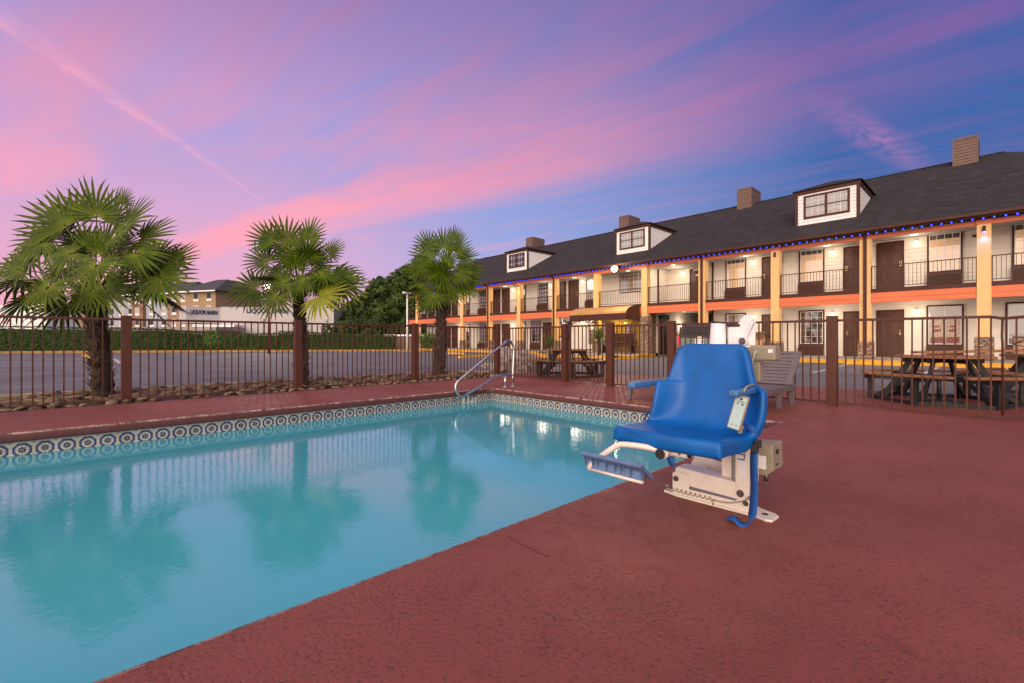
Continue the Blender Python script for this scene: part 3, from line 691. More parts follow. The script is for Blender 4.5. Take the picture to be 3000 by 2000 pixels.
# dormers
M['dorm']=mat('dormer_siding',(.84,.81,.80),.55,var=.04,vs=3)
for y0d,y1d in ((4.33,6.75),(14.70,17.10),(25.28,27.72),(-6.2,-3.8)):
    xf=25.25; zb0=rz(xf); zt0=8.01; xb=EX+(zt0-EZ)/RS+.1
    b=MB(); wall(b,'y',xf,y0d,y1d,zb0-.03,zt0,-1,.155); 
    for yy,s in ((y0d,-1),(y1d,1)):
        z=zb0
        while z<zt0-.01:
            z2=min(z+.155,zt0); xx=EX+(z-EZ)/RS; b.add([(xf,yy+.018*s,z),(xx+.32,yy+.018*s,z),(xx+.32,yy+.004*s,z2),(xf,yy+.004*s,z2)],[(0,1,2,3)]); z=z2
    d=b.build('dormer',M['dorm'],mo,weld=False)
    b=MB()
    for yy in (y0d,y1d): b.box(xf-.045,xf+.07,yy-.06,yy+.06,zb0-.02,zt0-.001)
    b.box(xf-.06,xf+.05,y0d-.09,y1d+.09,zt0-.13,zt0+.07); 
    for yy,s in ((y0d,-1),(y1d,1)): b.box(xf+.05,xb,yy+s*.04-.03,yy+s*.04+.03,zt0-.13,zt0+.07)
    b.build('dormer_trim',M['trim'],d,bevel=.004)
    b=MB(); yc=(y0d+y1d)/2; o=.16; za=zt0+.075; zp=8.60; xa=26.4; xe=EX+(zp-EZ)/RS+.15; xe2=EX+(za-EZ)/RS+.25
    b.add([(xf-o,y0d-o,za),(xf-o,y1d+o,za),(xa,yc,zp),(xe,yc,zp),(xe2,y0d-o,za),(xe2,y1d+o,za),(xf-o,y0d-o,za-.03),(xf-o,y1d+o,za-.03),(xe2,y0d-o,za-.03),(xe2,y1d+o,za-.03)],[(0,1,2),(0,2,3,4),(1,5,3,2),(0,6,7,1),(0,4,8,6),(1,7,9,5)])
    b.build('dormer_roof',M['rooftile'],d)
    # window
    wy0,wy1,wz0,wz1=yc-.82,yc+.82,6.79,7.715
    b=MB(); x=xf-.03
    for p in ((wy0-.09,wy1+.09,wz0-.09,wz0),(wy0-.09,wy1+.09,wz1,wz1+.09),(wy0-.09,wy0,wz0,wz1),(wy1,wy1+.09,wz0,wz1),(yc-.05,yc+.05,wz0,wz1),(wy0,yc-.05,(wz0+wz1)/2-.02,(wz0+wz1)/2+.02),(yc+.05,wy1,(wz0+wz1)/2-.02,(wz0+wz1)/2+.02)):
        b.box(x-.03,x+.01,p[0],p[1],p[2],p[3])
    b.build('window_frame',M['trim'],d)
    b=MB()
    for (a0,a1) in ((wy0,yc-.05),(yc+.05,wy1)):
        for (c0,c1) in ((wz0,(wz0+wz1)/2-.02),((wz0+wz1)/2+.02,wz1)):
            for k in (1,2): yy=a0+(a1-a0)*k/3; b.box(x-.022,x-.012,yy-.01,yy+.01,c0,c1)
            zz=(c0+c1)/2; b.box(x-.0221,x-.0121,a0,a1,zz-.009,zz+.009)
    b.build('window_muntin',M['white'],d)
    b=MB(); b.box(x-.008,x-.004,wy0,wy1,wz0,wz1); b.build('glass',M['glass'],d)
    b=MB(); b.box(x-.002,x+.006,wy0,wy1,wz0,wz1); b.build('curtain',M['curtgrey'],d)
# doors, windows, air conditioners, lamps: one of each, then copies
M['globe']=emis('porch_globe',(1,.84,.58),5)
M['disc']=emis('ceiling_disc',(1,.82,.6),3.0)
def protodoor(y0,z0,hand):
    x=XW-.03; w=.95; h=2.03
    b=MB(); b.box(x-.045,x+.02,y0,y0+.06,z0,z0+h); b.box(x-.045,x+.02,y0+w-.06,y0+w,z0,z0+h); b.box(x-.045,x+.02,y0+.06,y0+w-.06,z0+h-.06,z0+h); b.box(x-.03,x+.02,y0+.06,y0+w-.06,z0,z0+.02)
    fr=b.build('door_frame',M['trim'],mo,bevel=.003,seg=1)
    b=MB(); xl=x-.004; b.box(xl,x+.02,y0+.06,y0+w-.06,z0+.02,z0+h-.06)
    for c0,c1 in ((y0+.15,y0+.42),(y0+.53,y0+.80)):
        for q0,q1 in ((.16,.78),(.90,1.52),(1.64,1.84)):
            b.box(xl-.004,xl-.0005,c0,c1,z0+q0,z0+q1); b.box(xl-.020,xl-.0045,c0+.035,c1-.035,z0+q0+.035,z0+q1-.035)
            for (e0,e1,g0,g1) in ((c0-.012,c0,q0-.012,q1+.012),(c1,c1+.012,q0-.012,q1+.012),(c0,c1,q0-.012,q0),(c0,c1,q1,q1+.012)): b.box(xl-.018,xl,e0,e1,z0+g0,z0+g1)
    d=b.build('door',M['door'],mo,bevel=.003,seg=1)
    hy=y0+.12 if hand<0 else y0+w-.12
    b=MB(); b.box(xl-.03,xl-.001,hy-.04,hy+.04,z0+.92,z0+1.14); b.tube([(xl-.03,hy,z0+.98),(xl-.07,hy,z0+.98),(xl-.07,hy+(.11 if hand<0 else -.11),z0+.98)],.011,7); b.build('handle',M['gold'],d,bevel=.006)
    b=MB(); b.box(xl-.032,xl-.0305,hy-.02,hy+.02,z0+1.03,z0+1.11); b.build('lock_reader',M['black'],d)
    return [fr,d]
def protowin(y0,z0,w,h,curt,ac=True,nx=4,nz=5):
    x=XW-.03
    b=MB(); e=.055
    for p in ((y0-e,y0+w+e,z0+h,z0+h+e),(y0-e,y0,z0,z0+h),(y0+w,y0+w+e,z0,z0+h),(y0-e,y0+w+e,z0-e,z0)): b.box(x-.045,x+.01,*p)
    fr=b.build('window',M['trim'],mo,bevel=.003,seg=1)
    b=MB(); e=.03; xi=x-.028
    for p in ((y0,y0+w,z0+h-e,z0+h),(y0,y0+e,z0,z0+h-e),(y0+w-e,y0+w,z0,z0+h-e),(y0+e,y0+w-e,z0,z0+e)): b.box(xi,xi+.02,*p)
    for k in range(1,nx):
        yy=y0+w*k/nx; b.box(xi+.004,xi+.012,yy-.009,yy+.009,z0+e,z0+h-e)
    for k in range(1,nz):
        zz=z0+h*k/nz; b.box(xi+.0035,xi+.0115,y0+e,y0+w-e,zz-.008,zz+.008)
    b.build('sash',M['white'],fr)
    b=MB(); b.box(x-.014,x-.011,y0,y0+w,z0,z0+h); b.build('glass',M['glass'],fr)
    b=MB()
    if curt=='warm':
        b.box(x-.006,x+.008,y0,y0+w,z0,z0+h*.86); b.build('curtain',M['curtwarm'],fr)
        b=MB(); b.box(x-.006,x+.008,y0,y0+w,z0+h*.86,z0+h); b.build('blind_head',M['door'],fr)
    elif curt=='grey': b.box(x-.006,x+.008,y0,y0+w,z0,z0+h); b.build('curtain',M['curtgrey'],fr)
    else: b.box(x-.006,x+.008,y0,y0+w,z0,z0+h); b.build('dark_room',M['room'],fr)
    out=[fr]
    if ac:
        b=MB(); a0,a1=y0-.06,y0+w+.06; zz=z0-.055; b.box(x-.11,x+.01,a0,a1,zz-.09,zz-.004); b.box(x-.19,x+.01,a0,a1,zz-.50,zz-.09)
        A=b.build('air_conditioner',M['door'],mo,bevel=.006)
        b=MB()
        for k in range(9): b.box(x-.202,x-.191,a0+.04,a1-.04,zz-.46+k*.04,zz-.44+k*.04)
        b.build('grille',M['trim'],A); out.append(A)
    return out
def protolamp(y,z):
    x=XW-.02
    b=MB(); b.cyl((x,y,z+.06),(x-.03,y,z+.06),.06); b.cyl((x-.10,y,z+.07),(x-.10,y,z+.11),.055); b.box(x-.1,x-.02,y-.02,y+.02,z+.07,z+.1)
    o=b.build('wall_lamp',M['greysiding'],mo); b=MB(); b.ball((x-.10,y,z),.082,14,10); b.build('globe',M['globe'],o); return [o]
def put(protos,src,dst,used):
    if id(protos) not in used: 
        used.add(id(protos)); L=protos
        for o in L: o.location=Vector(o.location)+Vector(dst)-Vector(src)
        return L
    L=[copy_tree(o,mo) for o in protos]
    for o,p in zip(L,protos): o.location=Vector(dst)-Vector(src)
    return L
protoset={}
def door(y0,z0,hand=1):
    k=('d',hand)
    if k not in protoset: protoset[k]=protodoor(0,0,hand); L=protoset[k]
    else: L=[copy_tree(o,mo) for o in protoset[k]]
    for o in L: o.location=(0,y0,z0)
def win(y0,z0,w=.95,h=1.53,c='warm',ac=True,nx=4,nz=5):
    k=('w',w,h,c,ac,nx,nz)
    if k not in protoset: protoset[k]=protowin(0,0,w,h,c,ac,nx,nz); L=protoset[k]
    else: L=[copy_tree(o,mo) for o in protoset[k]]
    for o in L: o.location=(0,y0,z0)
LAMPS=[]
def lamp(y,z,x=0):
    k='l'
    if k not in protoset: protoset[k]=protolamp(0,0); L=protoset[k]
    else: L=[copy_tree(o,mo) for o in protoset[k]]
    for o in L: o.location=(x,y,z)
    LAMPS.append((XW-.95+x,y,z-.15))
Z0,Z1=.19,3.18
for z0 in (Z0,Z1):
    u=z0>1
    door(2.82,z0,-1); door(4.03,z0,1); door(7.54,z0,1)
    zz=z0+.58
    if u:
        win(1.08,zz-.01,c='warm'); win(5.78,zz-.01,c='warm'); win(9.32,zz-.01,c='warm'); win(-1.32,zz-.01,c='warm')
    else:
        win(5.78,zz-.01,c='dark'); win(9.32,zz-.01,c='grey')
        win(1.05,zz-.01,w=1.0,c='grey',nx=2,nz=1); win(-1.5,zz-.01,w=1.3,c='grey',nx=2,nz=1)
    for y in (2.42,5.40,8.93,20.24,27.5,34.6): lamp(y,(2.13 if not u else 5.03))
    for y in (-4.6,-8.0): lamp(y,(2.13 if not u else 5.03)); door(y+.5,z0,1); win(y-1.6,zz,c='warm')
    door(27.9,z0,1); door(29.1,z0,-1); door(35.2,z0,1); door(36.35,z0,-1)
    for y in (26.05,30.98,33.4): win(y,zz-.01,c='grey' if not u else 'dark' if y>30 else 'grey')
    if u:
        door(20.6,z0,-1); door(21.8,z0,1); win(18.92,zz-.01,c='grey'); win(23.63,zz-.01,c='grey'); win(15.45,4.02,w=1.65,h=1.16,c='grey',ac=False,nx=5,nz=4); win(39.2,zz-.01,c='grey')
    else:
        door(23.15,z0,1); win(24.4,zz-.01,c='grey'); win(18.75,zz-.01,w=.9,c='dark',ac=False)
lamp(23.3,5.03); lamp(15.0,5.03)
lamp(13.35,5.03,1.13)
# back door in the stair recess
L=[copy_tree(o,mo) for o in protoset[('d',-1)]]
for o in L: o.location=(1.13,11.97,3.18)
b=MB(); b.ball((26.93-.05,12.45,4.80),.09,12,6,(.15,1.3,.7)); b.box(26.85,26.89,12.25,12.65,5.10,5.15); b.build('door_plaque',M['white'],mo)
# recess light inside the passage (lower)
b=MB(); b.cyl((28.4,14.40,1.95),(28.4,14.36,1.95),.09); o=b.build('wall_lamp',M['greysiding'],mo); b=MB(); b.ball((28.4,14.28,1.85),.085,12,8); b.build('globe',M['globe'],o); LAMPS.append((28.4,14.05,1.85))
b=MB(); b.cyl((27.5,13.6,2.70),(27.5,13.6,2.665),.12,16); b.build('ceiling_light',M['globe'],mo)
# ceiling discs
for z,ys in ((2.595,[.9+i*0 for i in ()]+[2.4,5.4,8.9,19.6,23.0,27.4,31,34.6]),(5.265,[2.4,5.4,8.9,12.9,15.9,20.2,27.4,34.6])):
    for y in ys:
        b=MB(); b.cyl((24.75,y,z),(24.75,y,z-.05),.13,18); b.build('ceiling_light',M['disc'],mo)
b=MB(); b.box(XW-.1,XW-.03,.55,.75,4.98,5.08); b.build('alarm_box',M['door'],mo)
# room number plates
for (y,z,t) in ((2.62,4.64,'221'),(5.12,4.64,'222'),(8.68,4.64,'224'),(2.62,1.62,'121'),(5.12,1.62,'122'),(8.68,1.62,'124'),(20.40,4.64,'230')):
    b=MB(); b.box(XW-.036,XW-.022,y-.06,y+.06,z-.04,z+.04); o=b.build('number_plate',M['white'],mo)
    text('room_number',t,.055,frame((XW-.038,y,z),(0,-1,0),(0,0,1)),M['ink'],o,.001)
# small spots on columns
for y,mm in ((.39,(.15,.2,1)),(7.2,None),(24.6,(1,.85,.1)),(31.68,(.45,.35,1))):
    b=MB(); b.cyl((XC-.06,y,4.98),(XC-.06,y,4.80),.045,14); b.cyl((XC-.06,y,4.98),(XC+.0,y,5.0),.03); b.build('column_spot',M['trim'],mo)
    if mm:
        b=MB(); b.cyl((XC-.06,y,4.799),(XC-.06,y,4.79),.04,14); b.build('spot_lens',emis('spot_lens',mm,12),mo)
        Ld=bpy.data.lights.new('column_spot_light','SPOT'); Ld.color=mm; Ld.energy=26; Ld.spot_size=math.radians(80); Ld.spot_blend=.8; Ld.shadow_soft_size=.03
        Lo=bpy.data.objects.new('column_spot_light',Ld); COL.objects.link(Lo); Lo.location=(XC-.16,y,4.76); Lo.rotation_euler=(Vector((.30,0,-1))).to_track_quat('-Z','Y').to_euler()
# posters in ground floor windows
M['poster']=mat('poster_paper',(.62,.50,.42),.5,var=.3,vs=14)
M['pred']=mat('poster_red',(.35,.12,.10),.5,var=.4,vs=30)
for y in (1.10,1.57):
    b=MB(); b.box(XW-.052,XW-.046,y,y+.42,.80,1.78); p=b.build('poster',M['poster'],mo)
    b=MB(); b.box(XW-.055,XW-.053,y+.02,y+.40,.82,1.02); b.box(XW-.055,XW-.053,y+.14,y+.30,1.42,1.5); b.box(XW-.055,XW-.053,y+.1,y+.32,1.24,1.34); b.build('poster_print',M['pred'],p)
    text('poster_text','MENU',.07,frame((XW-.056,y+.21,1.68),(0,-1,0),(0,0,1)),M['ink'],p,.001) if False else None
# lobby front under the awning
LX=24.9
M['yel']=mat('yellow_frame',(.80,.50,.10),.5,var=.08)
b=MB(); b.box(LX,XW,14.55,18.35,.14,2.6); b.build('lobby_wall',M['stone'],mo)
for y0,y1,z0,z1 in ((14.62,15.25,.55,2.0),(15.75,16.25,1.05,2.0),(16.5,16.9,1.05,2.0),(17.2,17.95,1.05,2.0)):
    b=MB(); e=.04
    for p in ((y0,y1,z0,z0+e),(y0,y1,z1-e,z1),(y0,y0+e,z0+e,z1-e),(y1-e,y1,z0+e,z1-e)): b.box(LX-.05,LX+.0,*p)
    n=2 if y1-y0<.55 else 3
    for k in range(1,n): yy=y0+(y1-y0)*k/n; b.box(LX-.04,LX-.01,yy-.015,yy+.015,z0+e,z1-e)
    for k in range(1,4): zz=z0+(z1-z0)*k/4; b.box(LX-.0405,LX-.0105,y0+e,y1-e,zz-.012,zz+.012)
    f=b.build('lobby_window',M['yel'],mo)
    b=MB(); b.box(LX-.02,LX-.012,y0+e,y1-e,z0+e,z1-e); b.build('glass',M['glass'],f)
    b=MB(); b.box(LX-.01,LX-.003,y0+e,y1-e,z0+e,z1-e); b.build('dark_room',M['room'],f)
# lobby door with sign above
b=MB(); y0=14.46
b.box(24.97,25.03,13.95,14.40,.16,2.15); b.build('lobby_door',M['room'],mo) if False else None
b=MB(); b.box(25.9,26.9,14.33,14.40,.05,2.15); b.box(25.95,26.85,14.30,14.33,.12,2.05); dd=b.build('lobby_door',M['door'],mo)
b=MB(); b.box(26.08,26.72,14.285,14.295,.4,1.9); b.build('glass',M['room'],dd)
b=MB(); b.box(25.85,26.95,14.28,14.40,2.16,2.45); sg=b.build('lobby_sign',M['black'],mo)
text('sign_text','LOBBY',.14,frame((26.4,14.27,2.3),(1,0,0),(0,0,1)),M['gold'],sg)
b=MB(); b.box(27.05,27.35,14.34,14.39,1.45,1.75); b.ball((27.2,14.365,1.75),.15,14,7,(1,.16,1)); M['green']=mat('green_sign',(.02,.14,.08),.5); b.build('green_plaque',M['green'],mo)
b=MB(); b.box(27.75,28.0,14.25,14.39,1.15,1.85); M['redbox']=mat('red_cabinet',(.45,.10,.03),.5); rb=b.build('extinguisher_cabinet',M['redbox'],mo,bevel=.01)
b=MB(); b.box(27.82,27.93,14.24,14.25,1.35,1.6); b.build('cabinet_window',M['white'],rb)
# awning
b=MB(); y0,y1=14.35,18.45; xa,xb_,zt_,zm,zl=23.55,22.15,2.93,2.42,2.05
arc=[(xa+(xb_-xa)*math.sin(k/10*math.pi/2),zm+(zt_-zm)*math.cos(k/10*math.pi/2)) for k in range(11)]
b.add([(x,y0,z) for x,z in arc]+[(x,y1,z) for x,z in arc],[(k,k+1,12+k,11+k) for k in range(10)],True)
aw=b.build('awning',M['awn'],mo)
b=MB(); b.box(xb_-.012,xb_+.012,y0,y1,zl,zm)
for yy in (y0-.012,y1): b.prism([(x,yy,z-.004) for x,z in arc]+[(xb_,yy,zl),(xa,yy,zl)],(0,.012,0))
b.build('awning_valance',M['trim'],aw)
b=MB(); b.box(22.4,23.7,y0+.1,y1-.1,2.2,2.24); b.build('awning_liner',M['yel'],aw)
# floodlight on the eave
fy=17.0
b=MB(); b.box(22.86,23.0,15.38,15.8,4.95,5.27); b.beam((23.0,15.59,5.2),(23.1,15.59,5.37),.05,.05); fl=b.build('floodlight',M['trim'],mo,bevel=.01)
b=MB(); b.ball((22.85,15.59,5.10),.22,18,12,(.5,1,.85)); b.build('flood_lens',emis('flood_lens',(1,.95,.78),4.5),fl)
Ld=bpy.data.lights.new('floodlight_beam','SPOT'); Ld.energy=650; Ld.color=(1,.84,.62); Ld.spot_size=math.radians(150); Ld.spot_blend=.6; Ld.shadow_soft_size=.12
Lo=bpy.data.objects.new('floodlight_beam',Ld); COL.objects.link(Lo); Lo.location=(22.55,15.59,5.08); Lo.rotation_euler=(Vector((-1,-.55,-.42))).to_track_quat('-Z','Y').to_euler()
Ld=bpy.data.lights.new('floodlight_spill','POINT'); Ld.energy=120; Ld.color=(1,.86,.55); Ld.shadow_soft_size=.2
Lo=bpy.data.objects.new('floodlight_spill',Ld); COL.objects.link(Lo); Lo.location=(22.55,15.59,5.15)
# warm up-light under the awning
Ld=bpy.data.lights.new('awning_lamp','POINT'); Ld.energy=40; Ld.color=(1,.72,.12); Ld.shadow_soft_size=.1
Lo=bpy.data.objects.new('awning_lamp',Ld); COL.objects.link(Lo); Lo.location=(24.2,16.6,2.05)
# porch lamp light
for i,(x,y,z) in enumerate(LAMPS):
    Ld=bpy.data.lights.new('porch_lamp_light','POINT'); Ld.energy=34; Ld.color=(1,.74,.54); Ld.shadow_soft_size=.38
    Lo=bpy.data.objects.new('porch_lamp_light',Ld); COL.objects.link(Lo); Lo.location=(x,y,z)
# blue light string under the eave
ls=empty('light_string',(23.33,14,5.24),'string of tiny blue LED lights clipped along the motel eave','light string')
M['led']=emis('blue_led',(.015,.055,1),7)
bproto=None; ys=[-.41+ .2721*k for k in range(-24,143)]
rest=MB(); order=sorted(ys,key=lambda y:abs(y-1)); near=set(order[:100])
for y in ys:
    if y in near:
        if bproto is None:
            b=MB(); b.ball((23.33,y,5.242),.028,10,7,(1,1,.8)); bproto=b.build('bulb',M['led'],ls); by=y
        else:
            c=bproto.copy(); COL.objects.link(c); c.parent=ls; c.location=(0,y-by,0)
    else: rest.ball((23.33,y,5.242),.028,8,5,(1,1,.8))
tag(rest.build('far_bulbs',M['led'],ls),kind='stuff')
b=MB(); b.tube([(23.33,-7,5.258),(23.33,40.6,5.258)],.006,6); b.build('cable',M['black'],ls)
# ================================================================ pool lift
pl=empty('pool_lift',(2.72,1.1,0),'white and blue swivel chair lift bolted beside the pool edge','pool lift')
W=M['powder']
b=MB()
pr=[(2.555,1.31),(2.58,1.405),(2.62,1.405),(2.645,1.36),(2.77,1.36),(2.79,1.405),(2.84,1.405),(2.85,1.31),(2.80,1.0),(2.69,.89),(2.663,.81),(2.635,.785),(2.545,.79),(2.535,.82),(2.555,.88)]
b.prism([(x,y,.001) for x,y in pr],(0,0,.013)); b.build('base_plate',W,pl,bevel=.004)
b=MB()
for y in (.845,): b.cyl((2.61,y-.0,.0145),(2.61,y,.0155),.016,16)
b.build('bolt_hole',M['black'],pl)
def side(x,t=.008):
    b=MB(); P_=[(1.345,.012),(1.345,.132),(1.325,.146),(1.27,.146),(1.247,.13),(1.243,.056),(.985,.056),(.96,.078),(.92,.078),(.893,.055),(.885,.012)]
    if x>2.7: P_=[(1.345,.012),(1.345,.132),(1.325,.146),(1.27,.146),(1.247,.13),(1.243,.056),(1.10,.05),(1.10,.012)]
    b.prism([(x,y,z) for y,z in P_],(t,0,0)); return b
for x in (2.575,2.82): side(x).build('side_bracket',W,pl,bevel=.002)
b=MB(); b.box(2.60,2.84,1.335,1.343,.012,.13); b.build('end_plate',W,pl,bevel=.002)
b=MB(); P_=[(1.338,.072),(1.335,.166),(1.31,.172),(1.0,.156),(.93,.156),(.925,.085),(.95,.062)]
b.prism([(2.587,y,z) for y,z in P_],(.115,0,0)); b.build('lower_arm',W,pl,bevel=.008,seg=3)
b=MB(); b.prism([(2.868,y,z) for y,z in ((1.40,.06),(1.345,.185),(1.315,.192),(1.30,.182),(1.27,.19),(1.19,.175),(1.08,.18),(1.08,.06))],(.008,0,0)); b.build('rear_guard',W,pl,bevel=.002)
def boltm(c,r=.013,ax=(1,0,0)):
    b=MB(); c=Vector(c); a=Vector(ax); b.cyl(c,c-a*.004,r*1.35,18); b.cyl(c-a*.004,c-a*.014,r,6); return b.build('bolt',M['bolt'],pl)
boltm((2.575,1.322,.103),.012); boltm((2.579,.957,.102),.014); boltm((2.575,.928,.058),.011)
# mast
b=MB(); b.box(2.645,2.72,1.03,1.085,.15,.86); b.build('mast_post',W,pl,bevel=.006)
b=MB(); b.box(2.66,2.72,.985,1.03,.15,.86); b.build('mast_core',M['greysiding'],pl,bevel=.004)
b=MB(); P_=[(.985,.53),(.985,.145),(.93,.085),(.915,.1),(.912,.53)]; b.prism([(2.583,y,z) for y,z in P_],(.012,0,0)); b.build('label_plate',W,pl,bevel=.002)
b=MB(); b.box(2.5965,2.72,.912,.92,.15,.53); b.build('mast_web',W,pl,bevel=.001)
b=MB(); b.box(2.5822,2.5828,.926,.972,.19,.42); lb=b.build('decal',M['powder2'],pl)
text('decal_text','LIFT',.055,frame((2.5818,.952,.33),(0,0,1),(0,1,0)),M['ink'],lb,.0005)
text('decal_text','ACCESS',.014,frame((2.5818,.935,.33),(0,0,1),(0,1,0)),M['ink'],lb,.0005)
# control box behind the mast
b=MB(); b.prism([(2.80,y,z) for y,z in ((.985,.335),(.868,.345),(.862,.20),(.90,.165),(.985,.158))],(.17,0,0)); cb=b.build('control_box',M['beige'],pl,bevel=.006)
b=MB(); b.box(2.798,2.7995,.90,.962,.20,.275); b.build('warning_label',M['powder2'],cb)
b=MB(); b.cyl((2.86,.863,.30),(2.86,.857,.30),.014,16); b.box(2.84,2.88,.8595,.862,.225,.232); b.build('box_knockout',M['black'],cb)
b=MB(); b.cyl((2.86,.92,.17),(2.86,.92,.12),.012); b.build('cable_gland',M['bolt'],cb)
# head behind the seat back
b=MB(); b.tube([(2.745,1.165,.70),(2.745,1.15,.80),(2.745,1.143,1.025)],[.052,.050,.040],24); c1=b.build('actuator_tube',M['powder2'],pl)
b=MB(); b.cyl((2.745,1.143,1.0255),(2.745,1.142,1.036),.042,24); b.build('tube_cap',M['black'],c1,bevel=.004)
b=MB(); b.box(2.765,2.835,1.035,1.10,.75,1.005); c2=b.build('motor_cover',M['powder2'],pl,bevel=.012,seg=3)
b=MB(); b.box(2.76,2.84,1.03,1.105,1.0055,1.018); b.build('cover_cap',M['black'],c2,bevel=.005)
b=MB(); P_=[(1.05,.88),(1.045,1.015),(1.028,1.045),(1.01,1.068),(.985,1.072),(.955,1.048),(.948,1.02),(.952,.88)]
b.prism([(2.775,y,z) for y,z in P_],(.012,0,0)); b.prism([(2.775,y,z) for y,z in ((.95,1.02),(.955,1.045),(1.0,.925),(1.0,.91))],(-.03,0,0)); b.build('pivot_plate',M['powder2'],pl,bevel=.003)
b=MB(); b.box(2.70,2.775,.95,1.06,.89,.90); b.cyl((2.70,1.01,.915),(2.775,1.01,.915),.03,20); b.build('pivot_lug',M['powder2'],pl,bevel=.003)
boltm((2.70,.992,.922),.013)
b=MB(); b.box(2.70,2.79,.822,1.0,.818,.902); hc=b.build('battery_housing',M['beige'],pl,bevel=.012,seg=3)
b=MB(); b.box(2.6965,2.6985,.835,.858,.862,.882); b.build('rating_label',M['powder2'],hc)
b=MB(); b.box(2.72,2.78,.905,.975,.70,.811); b.build('housing_neck',M['beige'],hc,bevel=.006)
b=MB(); b.tube(smooth([(2.70,.92,.865),(2.69,.925,.85),(2.69,.935,.81),(2.695,.95,.74),(2.70,.96,.68)],5),.005,8); b.cyl((2.712,.92,.866),(2.698,.92,.866),.009); b.build('hose',M['greysiding'],hc)
# seat shell
prof=[(.012,.392,.268,.0,0),(.0,.398,.272,.0,0),(-.002,.425,.273,0,0),(.0,.450,.274,0,0),(.012,.457,.275,0,0),(.05,.457,.276,0,0),(.12,.453,.278,.0,0),(.22,.446,.278,.0,.004),(.31,.446,.281,.02,.01),(.385,.458,.286,.06,.025),(.43,.50,.289,.105,.045),(.4565,.56,.290,.125,.055),(.4675,.62,.288,.125,.058),(.4735,.655,.286,.12,.056),(.476,.672,.285,.118,.055),(.4771,.680,.278,.11,.052),(.4777,.684,.236,.05,.037),(.480,.70,.229,.04,.035),(.4872,.75,.216,.032,.03),(.497,.83,.198,.025,.026),(.503,.873,.184,.02,.024),(.507,.893,.160,.012,.024),(.512,.899,.14,.012,.024),(.530,.899,.138,.01,.024)]
SX,SY=2.106,1.152
b=MB(); NS=21; vs=[]
cols=[(-1,.062,.004),(-1,.056,.006),(-1,.012,.006)]+[(-1+2*i/(NS-1),0,0) for i in range(NS)]+[(1,.012,.006),(1,.056,.006),(1,.062,.004)]
for j,(d,z,hw,curl,sh) in enumerate(prof):
    for (s,dr,ow) in cols:
        e=abs(s); KK=min(7.0,curl/max(.0001,(hw-.15))**2) if hw>.152 else 0; dd=d-KK*max(0,e*hw-.15)**2; zz=z
        if j<10:
            zz-=.014*(1-e*e)*(1 if j>4 else 0)
            dd+=-.022*(1-s*s) if j<=5 else 0
        yy=SY-sh-s*hw
        if dr:
            sg=-1 if s<0 else 1
            yy-=sg*ow
            if j<9: zz=min(zz,zz-dr) if j>3 else min(zz,max(.394,.450-dr))
            elif j<15: dd+=.034 if dr>.02 else .008; zz-=.012 if dr>.02 else 0
            else: dd+=.03 if dr>.02 else .006
        vs.append((SX+dd,yy,zz))
n=len(cols)
b.add(vs,[(j*n+i,j*n+i+1,(j+1)*n+i+1,(j+1)*n+i) for j in range(len(prof)-1) for i in range(n-1)],True)
seat=b.build('seat_shell',M['bluep'],pl,weld=False)
sb=seat.modifiers.new('sub','SUBSURF'); sb.levels=2; sb.render_levels=2
so=seat.modifiers.new('sol','SOLIDIFY'); so.thickness=.010; so.offset=1
# concentric grip rings on the seat
b=MB()
for k in range(7):
    r_=.03+.014*k
    b.tube([(2.20+1.0*r_*math.cos(a)*1.3,1.27+r_*math.sin(a)*1.1,.4525) for a in [math.radians(q) for q in range(60,250,12)]],.0016,5)
b.build('grip_ring',M['bluep'],seat)
for s,x0,x1 in ((1,2.255,2.575),(-1,2.262,2.50)):
    y=SY+s*.278
    b=MB(); b.box(x0,x1,y-.024,y+.024,.655,.690); a=b.build('armrest_pad',M['bluepad'],pl,bevel=.012,seg=4)
    b=MB(); b.beam((x1-.05,y,.668),(x1+.03,y,.668),.03,.02); b.cyl((x1+.0,y-.03,.668),(x1+.0,y+.03,.668),.012); b.build('arm_hinge',M['bluep'],a)
b=MB(); b.cyl((2.56,.858,.668),(2.56,.848,.668),.008); b.build('bolt',M['bolt'],pl)
# hand controller hung on the right arm
M_=frame((2.335,.876,.575),(.06,-.96,-.20),(.05,-.24,.95))
b=MB(); b.box(-.033,.033,-.088,.088,-.0115,.0115,M_); rc=b.build('hand_control',M['beige'],pl,bevel=.009,seg=3)
b=MB(); b.box(-.026,.026,-.08,.08,.0115,.0125,M_); b.build('keypad',M['keypad'],rc)
b=MB(); b.cyl(M_@Vector((-.010,.045,.0126)),M_@Vector((-.010,.045,.0136)),.0035,12); b.cyl(M_@Vector((.012,.045,.0126)),M_@Vector((.012,.045,.0136)),.0048,12)
for q in (-.012,-.005,.002,.009,.014): b.box(q,q+.004,.055,.06,.0126,.0133,M_)
b.cyl(M_@Vector((0,.071,.0126)),M_@Vector((0,.071,.0133)),.006,14)
b.cyl(M_@Vector((-.011,-.062,.0126)),M_@Vector((-.011,-.062,.0132)),.003,10); b.cyl(M_@Vector((.010,-.062,.0126)),M_@Vector((.010,-.062,.0132)),.003,10); b.build('button',M['ink'],rc)
b=MB(); b.box(.018,.036,-.10,-.06,-.03,-.011,M_); b.build('clip',M['beige'],rc,bevel=.003)
b=MB(); b.tube(smooth([(2.33,.86,.66),(2.36,.85,.697),(2.42,.86,.700),(2.50,.87,.70),(2.56,.88,.69),(2.60,.92,.66)],5),.006,8); b.build('control_cable',M['beige'],pl)
